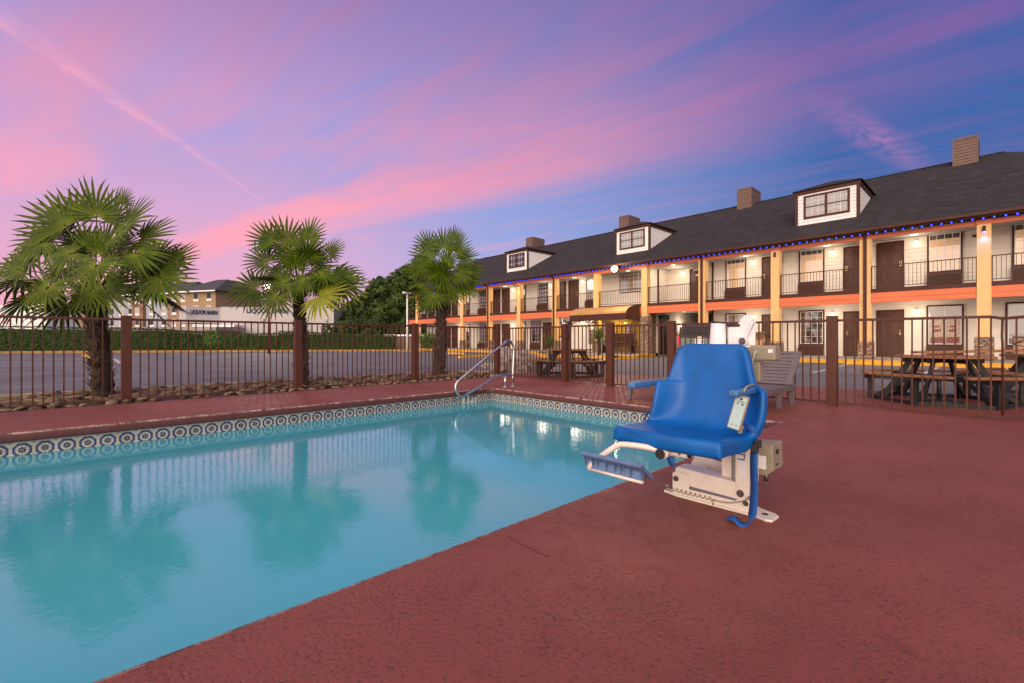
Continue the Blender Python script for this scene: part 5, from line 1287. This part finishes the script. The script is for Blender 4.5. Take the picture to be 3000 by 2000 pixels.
# palm by the door / shrub at the far end
def shrub(u,D,h,r,label,seed,n=1200,size=.09):
    rr=random.Random(seed); p=at(u,995,D); p.z=.02; e=empty('shrub',p,label,'shrub'); b=MB(); cs=[(p+Vector((rr.uniform(-r,r)*.6,rr.uniform(-r,r)*.6,h*rr.uniform(.35,.8))),(r*.55,r*.55,h*.3)) for _ in range(6)]
    leafcloud(b,cs,n,size,rr); b.build('foliage',M['shrub'],e,weld=False); b=MB(); b.tube([p,p+Vector((.03,0,h*.5))],[.04,.02],6); b.build('stem',M['bark'],e)
shrub(1252,38.5,1.6,1.15,'bushy green shrub at the far end of the motel behind the third palm trunk',2,1500)
shrub(1182,44,1.2,.5,'small dark shrub beside the tan utility hut',3,700)
shrub(616,33,1.7,.6,'dark shrub in front of the tan wall left of the white building',6,700)
# rocks in the lobby bed
for k,(u,v,s,l) in enumerate(((1590,1033,.35,'flat tan stone left in the bed behind the picnic table by the gate'),(1640,1036,.4,'flat tan stone in the middle of the bed behind that picnic table'),(1715,1040,.32,'flat stone in the bed under the yucca'),(1800,1044,.28,'small flat stone in the bed right of the yucca'))):
    g=gd(u,v,.14); o=variants[k].copy(); COL.objects.link(o); o.location=(g.x,g.y,.17); o.scale=(s,s*.8,s*.22); o.rotation_euler=(0,0,k); 
    for q in ('group',):
        if q in o: del o[q]
    tag(o,l,'rock')
# ================================================================ light poles
M['street']=emis('street_lamp_lens',(1,.93,.85),6)
def pole(u,D,vhead,label,colr,glow,name='street_lamp',head='globe'):
    p=at(u,995,D); p.z=0; e=empty(name,p,label,'street lamp'); zt_=CAMH-(vhead-CV)/FP*D
    b=MB(); b.tube([p,p+Vector((0,0,zt_))],[.085,.06],10); b.build('pole',colr,e)
    R3=Vector((RX,RY,0))
    b=MB(); b.box(-.38,.38,-.16,.16,-.08,.08,Matrix.Translation(p+Vector((0,0,zt_+.10)))@Matrix.Rotation(-TH,4,'Z')); b.build('lamp_head',M['white'] if not glow else M['trim'],e,bevel=.02)
    if glow:
        b=MB(); b.ball(p+Vector((0,0,zt_-.05))-Vector((FX,FY,0))*.12,.24,18,12,(1,1,.8)); b.build('lamp_lens',M['street'],e)
        Ld=bpy.data.lights.new('street_lamp_light','POINT'); Ld.energy=500; Ld.color=(1,.9,.75); Ld.shadow_soft_size=.2; Lo=bpy.data.objects.new('street_lamp_light',Ld); COL.objects.link(Lo); Lo.location=p+Vector((0,0,zt_-.5))-Vector((FX,FY,0))*.5
pole(788,31.5,838,'lit street lamp on a thin brown pole shining through the middle palm',M['fence'],True)
pole(1193,40,862,'unlit white headed lamp on a thin pale pole left of the motel end',M['white'],False)
# ================================================================ far signs, truck, buildings
def oriented(u,v,D,yaw=0):
    """matrix at pixel u,v, depth D : x = right, y = away, z up, turned by yaw"""
    p=at(u,v,D); m_=Matrix.Rotation(-TH+yaw,4,'Z'); m_.translation=p; return m_
M['signblue']=mat('blue_sign_panel',(.015,.035,.10),.4)
SD=60; Ms=oriented(768,720,SD); e=empty('pole_sign',(Ms.translation.x,Ms.translation.y,0),'tall dark blue box sign mostly hidden by the middle palm','sign')
b=MB(); b.box(-1.0,1.0,-.15,.15,-.72,.72,Ms); s_=b.build('sign_box',M['signblue'],e,bevel=.03)
text('sign_letter','E',.95,Ms@Matrix.Translation((-.55,-.17,0))@Matrix.Rotation(math.radians(90),4,'X'),M['white'],s_,.01)
b=MB(); b.cyl((Ms.translation.x,Ms.translation.y,0),Ms.translation+Vector((0,0,-.6)),.12); b.build('pole',M['greysiding'],e)
# white semi trailer
D0=44; Mt=oriented(60,995,D0,math.radians(-14)); Mt.translation.z=0
e=empty('truck_trailer',Mt.translation,'long white box trailer parked behind the hedge on the left','trailer')
b=MB(); b.box(-9,5.6,-1.25,1.25,1.35,4.15,Mt); bd=b.build('cargo_box',M['white'],e,bevel=.03)
b=MB(); b.box(-9,5.6,-1.28,-1.252,1.35,1.5,Mt); b.build('side_rail',M['greysiding'],bd)
M['red']=mat('red_mark',(.55,.02,.02),.5)
b=MB()
for x in range(-8,6,2): b.box(x,x+.5,-1.29,-1.282,1.43,1.48,Mt)
b.build('reflector_tape',M['red'],bd)
text('trailer_logo','EB',.8,Mt@Matrix.Translation((.3,-1.26,2.6))@Matrix.Rotation(math.radians(90),4,'X'),M['red'],bd,.004)
for x in (-7.6,-6.3,3.4,4.6):
    b=MB(); b.cyl(Mt@Vector((x,-1.2,.52)),Mt@Vector((x,-.9,.52)),.52,20); w_=b.build('wheel',M['black'],e)
b=MB(); b.box(-8.5,5,-.4,.4,1.0,1.35,Mt); b.build('chassis',M['black'],e)
# grey barn roof at far left
# hotel
HD=108; Mh=oriented(480,995,HD,math.radians(-18)); Mh.translation.z=0
ho=empty('hotel_building',Mh.translation,'four storey tan and grey hotel with dark hipped roofs beyond the trailer','building')
M['tan1']=mat('tan_stucco',(.27,.17,.105),.8,var=.05); M['tan2']=mat('orange_tan_stucco',(.37,.235,.13),.8,var=.05); M['hgrey']=mat('grey_panel',(.36,.38,.44),.8,var=.05); M['hbrick']=stone('hotel_brick',(.26,.14,.09),(.36,.21,.15),(.2,.11,.08),1.2)
segs=[(-34,-21,11.8,'tan1',0),(-21,-11,11.4,'hgrey',.8),(-11,-7,11.4,'hbrick',.0),(-7,1.2,11.5,'hgrey',.6),(1.2,5.6,11.6,'tan1',0),(5.6,17.5,11.8,'tan2',-.9)]
for x0,x1,h,mm,oy in segs:
    b=MB(); b.box(x0,x1,oy,12,0,h,Mh); w_=b.build('wall',M[mm],ho)
    n=max(1,int((x1-x0)/3.3))
    for fl in range(4):
        for k in range(n):
            xc=x0+(x1-x0)*(k+.5)/n; z=1.0+fl*2.85
            b=MB(); b.box(xc-.75,xc+.75,oy-.06,oy-.01,z,z+1.9,Mh); fr=b.build('window',M['white'],w_)
            b=MB(); b.box(xc-.68,xc+.68,oy-.075,oy-.062,z+.55,z+1.83,Mh); b.box(xc-.03,xc+.03,oy-.09,oy-.076,z+.55,z+1.83,Mh); b.build('window_pane',M['curtgrey'] if rnd()<.5 else M['room'],w_)
def hip(x0,x1,y0,y1,z0,zr,inset,m_,par,Mx):
    b=MB(); ym=(y0+y1)/2
    b.add([Mx@Vector(q) for q in ((x0,y0,z0),(x1,y0,z0),(x1,y1,z0),(x0,y1,z0),(x0+inset,ym,zr),(x1-inset,ym,zr))],[(0,1,5,4),(1,2,5),(2,3,4,5),(3,0,4),(0,3,2,1)]); return b.build('roof',m_,par)
M['storewall']=mat('store_wall',(.52,.49,.49),.8,var=.08)
M['hroof']=mat('far_shingle',(.055,.055,.065),.9,var=.1)
hip(-35,6.5,-.9,13,11.8,15.2,3,M['hroof'],ho,Mh); hip(4.8,18.5,-1.9,13,11.85,15.3,5,M['hroof'],ho,Mh)
b=MB(); b.box(-35.2,4.8,-1.1,-.9,11.5,11.8,Mh); b.box(4.6,18.7,-2.1,-1.9,11.55,11.85,Mh); b.build('cornice',M['white'],ho)
# white low building
BD=58; Mb=oriented(668,995,BD,math.radians(8)); Mb.translation.z=0
bb=empty('store_building',Mb.translation,'low white block building with dark wall lettering right of the hotel','building')
b=MB(); b.box(-.9,12.9,0,9,0,5.0,Mb); w_=b.build('wall',M['storewall'],bb)
b=MB(); b.box(-.95,11.0,-.03,.2,5.0,5.07,Mb); b.build('coping',M['greysiding'],w_)
Mb2=Mb@Matrix.Translation((-.9,0,0))@Matrix.Rotation(math.radians(38),4,'Z')
b=MB(); b.box(-3.6,0,0,4,2.9,4.95,Mb2); c_=b.build('entry_parapet',M['storewall'],bb)
text('wall_letters','LIQUOR BARN',.46,Mb2@Matrix.Translation((-1.75,-.03,4.25))@Matrix.Rotation(math.radians(90),4,'X')@Matrix.Diagonal((.95,1.5,1,1)),M['ink'],c_,.01,bold=.05)
text('wall_letters','LIQUOR BARN',.78,Mb@Matrix.Translation((4.75,-.03,4.55))@Matrix.Rotation(math.radians(90),4,'X'),M['ink'],w_,.01,bold=.05)
b=MB(); b.box(-3.2,1.6,-2.0,0,2.45,2.75,Mb); b.build('entry_canopy',M['white'],bb)
b=MB(); b.box(-3.5,-.9,-.01,3,0,2.45,Mb); b.build('tan_wall',M['tan1'],bb)
b=MB(); b.box(-.8,1.2,-.05,-.01,0,2.4,Mb); b.build('storefront',M['yel'],bb)
for x in (4.2,12.0):
    b=MB(); b.cyl(Mb@Vector((x,-.1,0)),Mb@Vector((x,-.1,3.3)),.06); b.box(x-.14,x+.14,-.2,-.02,3.3,3.6,Mb); b.build('downpipe',M['greysiding'],bb)
b=MB(); b.box(9.6,10.1,-.08,-.04,0,2.9,Mb); b.build('service_door',M['greysiding'],bb)
# low wall / awning line of the shop left
Mw=oriented(450,995,52,0); Mw.translation.z=0
e=empty('low_building',Mw.translation,'low pinkish building with pale flat roof showing over the hedge left of the white building','building')
b=MB(); b.box(-9,7.2,0,5,0,1.9,Mw); b.build('wall',M['tan1'],e)
b=MB(); b.box(-9.1,7.4,-.4,5.1,1.9,2.35,Mw); b.build('flat_roof',M['conc'],e)
for k in range(7):
    b=MB(); b.box(-8+k*2.1,-7+k*2.1,-.03,-.01,.9,1.7,Mw); b.build('window',M['hgrey'],e)
# utility hut at far right of lot
Mu=oriented(1178,995,43,0); Mu.translation.z=0
e=empty('utility_hut',Mu.translation,'small tan hut with white roof slab right of the hedge','hut')
b=MB(); b.box(-1.0,1.8,0,2,0,1.2,Mu); b.build('wall',M['tan1'],e); b=MB(); b.box(-1.6,2.2,-.3,2.2,1.2,1.38,Mu); b.build('roof_slab',M['white'],e,bevel=.03)
# ================================================================ cars
def car(Mc,L,Wd,H,body,label,kind='suv',plate=None):
    e=empty('parked_car',Mc.translation,label,'car')
    h=Wd/2
    if kind=='suv': P_=[(0,.42),(-.03,.62),(.02,1.0),(.10,1.12),(.34,H-.04),(.55,H),(L*.62,H),(L*.76,1.12),(L*.97,.98),(L,.75),(L,.40)]
    else: P_=[(0,.38),(-.02,.7),(.05,.92),(.9,1.0),(1.5,H),(2.5,H),(3.3,.98),(L-.1,.85),(L,.6),(L,.35)]
    n=len(P_); b=MB(); vs=[]
    for s in (-1,-.82,.82,1):
        for (x,z) in P_:
            tz=max(0,(z-1.0)/(H-1.0)); y=s*h
            if abs(s)==1: y*=1-.16*tz; zz=z-(.05 if tz>.9 else .0)
            else: y=s*h*(1-.20*tz); zz=z
            vs.append(Mc@Vector((x,y,zz)))
    fs=[tuple(range(n))[::-1],tuple(3*n+i for i in range(n))]
    for k in range(3): fs+=[(k*n+i,k*n+(i+1)%n,(k+1)*n+(i+1)%n,(k+1)*n+i) for i in range(n)]
    b.add(vs,fs); bo=b.build('body',body,e,bevel=.03,seg=3)
    if kind=='suv':
        def bk(z): # rear face x at height
            return .10+(z-1.12)/(H-.04-1.12)*.24
        b=MB(); w0,w1=h*.80,h*.70; z0,z1=1.14,H-.14
        b.add([Mc@Vector(q) for q in ((bk(z0)-.02,-w0,z0),(bk(z0)-.02,w0,z0),(bk(z1)-.02,w1,z1),(bk(z1)-.02,-w1,z1))],[(0,1,2,3)]); b.build('rear_window',M['cglass'],e)
        for s in (-1,1):
            b=MB(); b.add([Mc@Vector(q) for q in ((.45,s*(h*.985),1.15),(L*.70,s*(h*.985),1.15),(L*.60,s*(h*.86+.015),H-.12),(.60,s*(h*.86+.015),H-.12))],[(0,1,2,3)]); b.build('side_window',M['cglass'],e)
            b=MB(); b.box(-.03,.12,s*h*.99-.07 if s>0 else -h*.99-.0,s*h*.99+.0 if s>0 else -h*.99+.07,.72,1.08,Mc); b.build('tail_light',M['tail'],e,bevel=.015)
            b=MB(); b.tube(smooth([Mc@Vector(q) for q in ((.5,s*h*.72,H+.01),(.62,s*h*.72,H+.07),(L*.5,s*h*.72,H+.08),(L*.58,s*h*.72,H+.01))],5),.016,7); b.build('roof_rail',M['black'],e)
        b=MB(); b.box(-.10,.05,-h*.96,h*.96,.40,.62,Mc); b.build('rear_bumper',M['black'],e,bevel=.04,seg=3)
        b=MB(); b.box(-.035,-.02,-.17,.17,.80,.96,Mc); pp=b.build('licence_plate',M['white'],e)
        text('plate_text',plate or '',.11,Mc@Matrix.Translation((-.037,0,.875))@frame((0,0,0),(0,-1,0),(0,0,1)),M['ink'],pp,.001)
        b=MB(); b.box(-.02,.03,-.45,.45,1.0,1.06,Mc); b.build('liftgate_trim',M['black'],e,bevel=.01)
        b=MB(); b.prism([Mc@Vector((-.026,y,z)) for y,z in ((-.1,1.015),(-.1,1.04),(-.04,1.04),(-.04,1.055),(.04,1.055),(.04,1.04),(.1,1.04),(.1,1.015),(.04,1.015),(.04,1.0),(-.04,1.0),(-.04,1.015))],(-.008,0,0)); b.build('emblem',M['gold'],e)
        text('decal_text','ARKANSAS',.055,Mc@Matrix.Translation((.10,h*.52,1.24))@frame((0,0,0),(0,-1,0),(.3,0,1)),M['white'],e,.001) if False else None
    for x in (.85,L-.85):
        for s in (-1,1):
            b=MB(); b.cyl(Mc@Vector((x,s*h*.98,.34)),Mc@Vector((x,s*h*.76,.34)),.34,22); t_=b.build('wheel',M['black'],e,bevel=.02); b=MB(); b.cyl(Mc@Vector((x,s*h*.985,.34)),Mc@Vector((x,s*h*.97,.34)),.2,16); b.build('rim',M['steel'],t_)
    for s in (-1,1):
        b=MB(); b.box(L*.66,L*.70,s*h*1.02-.08,s*h*1.02+.08,1.08,1.25,Mc); b.build('mirror',M['black'],e,bevel=.03)
        b=MB(); b.box(L-.12,L+.01,s*h*.75-.12,s*h*.75+.12,.66,.82,Mc); b.build('headlight',M['white'],e,bevel=.03)
    return e
m,nt,b=newmat('car_paint_dark'); b.inputs['Base Color'].default_value=(.010,.010,.014,1); b.inputs['Metallic'].default_value=.0; b.inputs['Roughness'].default_value=.35; b.inputs['Coat Weight'].default_value=.3; M['cdark']=m
m,nt,b=newmat('car_paint_bronze'); b.inputs['Base Color'].default_value=(.28,.15,.06,1); b.inputs['Metallic'].default_value=.6; b.inputs['Roughness'].default_value=.3; b.inputs['Coat Weight'].default_value=.8; M['cbr']=m
m,nt,b=newmat('car_glass'); b.inputs['Base Color'].default_value=(.01,.012,.015,1); b.inputs['Roughness'].default_value=.12; b.inputs['Specular IOR Level'].default_value=.3; M['cglass']=m
M['tail']=emis('tail_lamp',(.6,.01,.01),.25)
p=at(2049,995,18.8); Mc=Matrix.Rotation(math.atan2(.36,.93),4,'Z'); Mc.translation=(p.x,p.y,-.012); car(Mc,4.7,1.70,1.62,M['cdark'],'dark grey sport utility vehicle seen from behind, parked behind the lift','suv','S8P 668')
p=at(2180,995,20.5); Mc=Matrix.Rotation(math.radians(188),4,'Z'); Mc.translation=(p.x+3.6,p.y+.55,-.012)
Mc=Matrix.Rotation(math.radians(12),4,'Z'); Mc.translation=(p.x,p.y,-.012); car(Mc,3.2,1.45,1.28,M['cbr'],'small bronze car half hidden behind the top of the lift','car')
# ================================================================ sky, sun, camera
w=bpy.data.worlds.new('World'); scene.world=w; w.use_nodes=True; nt=w.node_tree
for n in list(nt.nodes): nt.nodes.remove(n)
out=nt.nodes.new('ShaderNodeOutputWorld'); bg=nt.nodes.new('ShaderNodeBackground'); nt.links.new(bg.outputs[0],out.inputs[0])
dirn=nt.nodes.new('ShaderNodeTexCoord').outputs['Generated']
def dot(vec,c):
    n=nt.nodes.new('ShaderNodeVectorMath'); n.operation='DOT_PRODUCT'; nt.links.new(vec,n.inputs[0]); n.inputs[1].default_value=c; return n.outputs['Value']
sz=nt.nodes.new('ShaderNodeSeparateXYZ'); nt.links.new(dirn,sz.inputs[0]); Z_=sz.outputs[2]
zc=mth(nt,'MAXIMUM',Z_,.02)
fz=mth(nt,'DIVIDE',dot(dirn,(FX,FY,0)),zc); rzz=mth(nt,'DIVIDE',dot(dirn,(RX,RY,0)),zc)   # cloud plane coordinates
k=1/math.sqrt(1+1.412**2)
v_=mth(nt,'MULTIPLY',mth(nt,'ADD',mth(nt,'MULTIPLY',fz,1.412),rzz),k)       # across the streaks
u_=mth(nt,'MULTIPLY',mth(nt,'SUBTRACT',fz,mth(nt,'MULTIPLY',rzz,1.412)),k)  # along the streaks
def comb(x,y,z=0.):
    c=nt.nodes.new('ShaderNodeCombineXYZ')
    for i,q in enumerate((x,y,z)):
        if isinstance(q,bpy.types.NodeSocket): nt.links.new(q,c.inputs[i])
        else: c.inputs[i].default_value=q
    return c.outputs[0]
n1=noise(nt,1.0,6,.55,comb(mth(nt,'MULTIPLY',u_,.30),mth(nt,'MULTIPLY',v_,1.1)),.6)
n2=noise(nt,1.0,7,.6,comb(mth(nt,'MULTIPLY',u_,.9),mth(nt,'MULTIPLY',v_,3.2),3.3),.8)
nn_=mth(nt,'SUBTRACT',mth(nt,'ADD',mth(nt,'MULTIPLY',n1,.58),mth(nt,'MULTIPLY',n2,.42)),.5)
# nearness to the left glow, 1 at left vanishing azimuth
hl=mth(nt,'SQRT',mth(nt,'ADD',mth(nt,'MULTIPLY',dot(dirn,(FX,FY,0)),dot(dirn,(FX,FY,0))),mth(nt,'MULTIPLY',dot(dirn,(RX,RY,0)),dot(dirn,(RX,RY,0)))))
S=(FX*k-RX*1.412*k,FY*k-RY*1.412*k,0)
q=mth(nt,'DIVIDE',dot(dirn,S),mth(nt,'MAXIMUM',hl,.01))
left=ramp(nt,mth(nt,'MULTIPLY_ADD',q,.5,.5),[(.50,0.),(.97,1.)])
low=ramp(nt,Z_,[(.0,1.),(.22,.55),(.60,0.)])
base=mixc(nt,left,(.016,.085,.350),(.30,.295,.69))
base=mixc(nt,mth(nt,'MULTIPLY',low,ramp(nt,mth(nt,'MULTIPLY_ADD',q,.5,.5),[(.5,.04),(.78,.8)])),base,(.36,.46,.84))
vv=mth(nt,'ADD',mth(nt,'DIVIDE',v_,6),mth(nt,'MULTIPLY',nn_,.16))
cm=ramp(nt,vv,[(0,.50),(.07,.75),(.13,.45),(.20,.42),(.265,.55),(.31,.85),(.35,1.),(.40,.80),(.435,.35),(.48,.12),(.60,.05),(.80,.25),(1,.45)])
# left of frame more cloud, right less
cm=mth(nt,'MULTIPLY',cm,ramp(nt,mth(nt,'MULTIPLY_ADD',q,.5,.5),[(.34,.30),(.55,.68),(.85,1.)]))
cm=mth(nt,'ADD',cm,mth(nt,'MULTIPLY',nn_,2.7),clamp=True)
lowleft=mth(nt,'MULTIPLY',ramp(nt,Z_,[(0,1.),(.30,.45),(.5,0.)]),ramp(nt,mth(nt,'MULTIPLY_ADD',q,.5,.5),[(.80,0.),(.95,1.)]))
cm=mth(nt,'MAXIMUM',cm,mth(nt,'MULTIPLY',lowleft,.85))
bright=mth(nt,'MULTIPLY',ramp(nt,mth(nt,'MULTIPLY_ADD',q,.5,.5),[(.36,.06),(.53,.24),(.71,.78),(.95,1.)]),ramp(nt,Z_,[(0.,1.),(.25,.95),(.62,.42)]))
cc=mixc(nt,bright,(.150,.070,.33),(1.0,.36,.48))
sky=mixc(nt,cm,base,cc)
# darker to the zenith
sky=mixc(nt,ramp(nt,Z_,[(.42,0.),(.72,.45)]),sky,(.055,.075,.30))
# contrail : a straight line on the cloud plane
p1=(1.41,-1.587);p2=(3.72,-1.84); L_=math.hypot(p2[0]-p1[0],p2[1]-p1[1]); tx,ty=(p2[0]-p1[0])/L_,(p2[1]-p1[1])/L_
dx=mth(nt,'SUBTRACT',fz,p1[0]);dy=mth(nt,'SUBTRACT',rzz,p1[1])
al=mth(nt,'ADD',mth(nt,'MULTIPLY',dx,tx),mth(nt,'MULTIPLY',dy,ty)); ac=mth(nt,'SUBTRACT',mth(nt,'MULTIPLY',dy,tx),mth(nt,'MULTIPLY',dx,ty))
n3=noise(nt,1,6,.65,comb(mth(nt,'MULTIPLY',al,5),mth(nt,'MULTIPLY',ac,11)),.5)
wid=mth(nt,'MULTIPLY_ADD',mth(nt,'MAXIMUM',mth(nt,'SUBTRACT',2.2,al),0.),.013,.010)
cd=mth(nt,'DIVIDE',mth(nt,'ABSOLUTE',mth(nt,'ADD',ac,mth(nt,'MULTIPLY',mth(nt,'SUBTRACT',n3,.5),.16))),wid)
ct=mth(nt,'MULTIPLY',mth(nt,'SUBTRACT',1,mth(nt,'MULTIPLY',cd,.55),clamp=True),mth(nt,'MULTIPLY',mth(nt,'LESS_THAN',al,3.0),ramp(nt,mth(nt,'MULTIPLY_ADD',al,.2,.3),[(.0,1.),(.60,.8),(.80,.0)])))
ct=mth(nt,'MULTIPLY',ct,mth(nt,'GREATER_THAN',dot(dirn,(FX,FY,0)),0)); ct=mth(nt,'MULTIPLY',ct,ramp(nt,n3,[(.38,.15),(.6,1.)]))
sky=mixc(nt,mth(nt,'MULTIPLY',ct,.52),sky,(1.0,.42,.55))
# small wisp on the right
wx=mth(nt,'SUBTRACT',fz,2.30);wy=mth(nt,'SUBTRACT',rzz,1.87); a_=mth(nt,'ADD',mth(nt,'MULTIPLY',wx,.568),mth(nt,'MULTIPLY',wy,.823)); b_=mth(nt,'SUBTRACT',mth(nt,'MULTIPLY',wy,.568),mth(nt,'MULTIPLY',wx,.823))
wd_=mth(nt,'SQRT',mth(nt,'ADD',mth(nt,'POWER',mth(nt,'ABSOLUTE',mth(nt,'DIVIDE',a_,.85)),2),mth(nt,'POWER',mth(nt,'ABSOLUTE',mth(nt,'DIVIDE',b_,.12)),2)))
n4=noise(nt,1,6,.65,comb(mth(nt,'MULTIPLY',a_,6),mth(nt,'MULTIPLY',b_,10),7.),.6)
wm=mth(nt,'MULTIPLY',mth(nt,'SUBTRACT',1,wd_,clamp=True),mth(nt,'MULTIPLY',ramp(nt,n4,[(.35,0.),(.65,1.)]),mth(nt,'GREATER_THAN',dot(dirn,(FX,FY,0)),0)))
sky=mixc(nt,mth(nt,'MULTIPLY',wm,.7),sky,(.55,.18,.45))
# afterglow behind the camera and physical sky under it all
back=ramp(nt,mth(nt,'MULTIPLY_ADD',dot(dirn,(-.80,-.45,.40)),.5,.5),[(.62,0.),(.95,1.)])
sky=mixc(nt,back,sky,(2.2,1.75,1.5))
sky=mixc(nt,ramp(nt,Z_,[(.47,0.),(.53,0.)]),sky,sky)
ns=nt.nodes.new('ShaderNodeTexSky'); ns.sky_type='NISHITA'; ns.sun_disc=False
SUND=Vector((-.80,-.50,.20)).normalized()
ns.sun_elevation=math.radians(3); ns.sun_rotation=math.atan2(SUND.x,SUND.y)
sc_=nt.nodes.new('ShaderNodeVectorMath'); sc_.operation='SCALE'; nt.links.new(ns.outputs[0],sc_.inputs[0]); sc_.inputs['Scale'].default_value=.03
ad=nt.nodes.new('ShaderNodeVectorMath'); ad.operation='ADD'; nt.links.new(sky,ad.inputs[0]); nt.links.new(sc_.outputs[0],ad.inputs[1])
gm=mixc(nt,ramp(nt,mth(nt,'ADD',Z_,.5),[(.490,1.),(.5,0.)]),ad.outputs[0],(.18,.13,.13))
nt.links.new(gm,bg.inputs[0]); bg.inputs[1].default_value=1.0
sl=bpy.data.lights.new('sun','SUN'); sl.energy=1.6; sl.angle=math.radians(38); sl.color=(1,.84,.66); so_=bpy.data.objects.new('sun',sl); COL.objects.link(so_)
so_.rotation_euler=(-Vector((-.88,-.42,.20))).to_track_quat('-Z','Y').to_euler(); so_.location=(-5,-5,12)
cam=bpy.data.cameras.new('camera'); co=bpy.data.objects.new('camera',cam); COL.objects.link(co); scene.camera=co
co.location=(0,0,CAMH); co.rotation_euler=(math.radians(90),0,-TH); cam.lens=16.0; cam.sensor_width=36; cam.shift_y=-5/3000; cam.clip_end=2000; cam.clip_start=.05
vs_=scene.view_settings; vs_.view_transform='Standard'; vs_.look='None'; vs_.gamma=1; vs_.use_curve_mapping=False; vs_.exposure=0
scene.cycles.max_bounces=8; scene.cycles.transparent_max_bounces=16; scene.cycles.sample_clamp_indirect=6
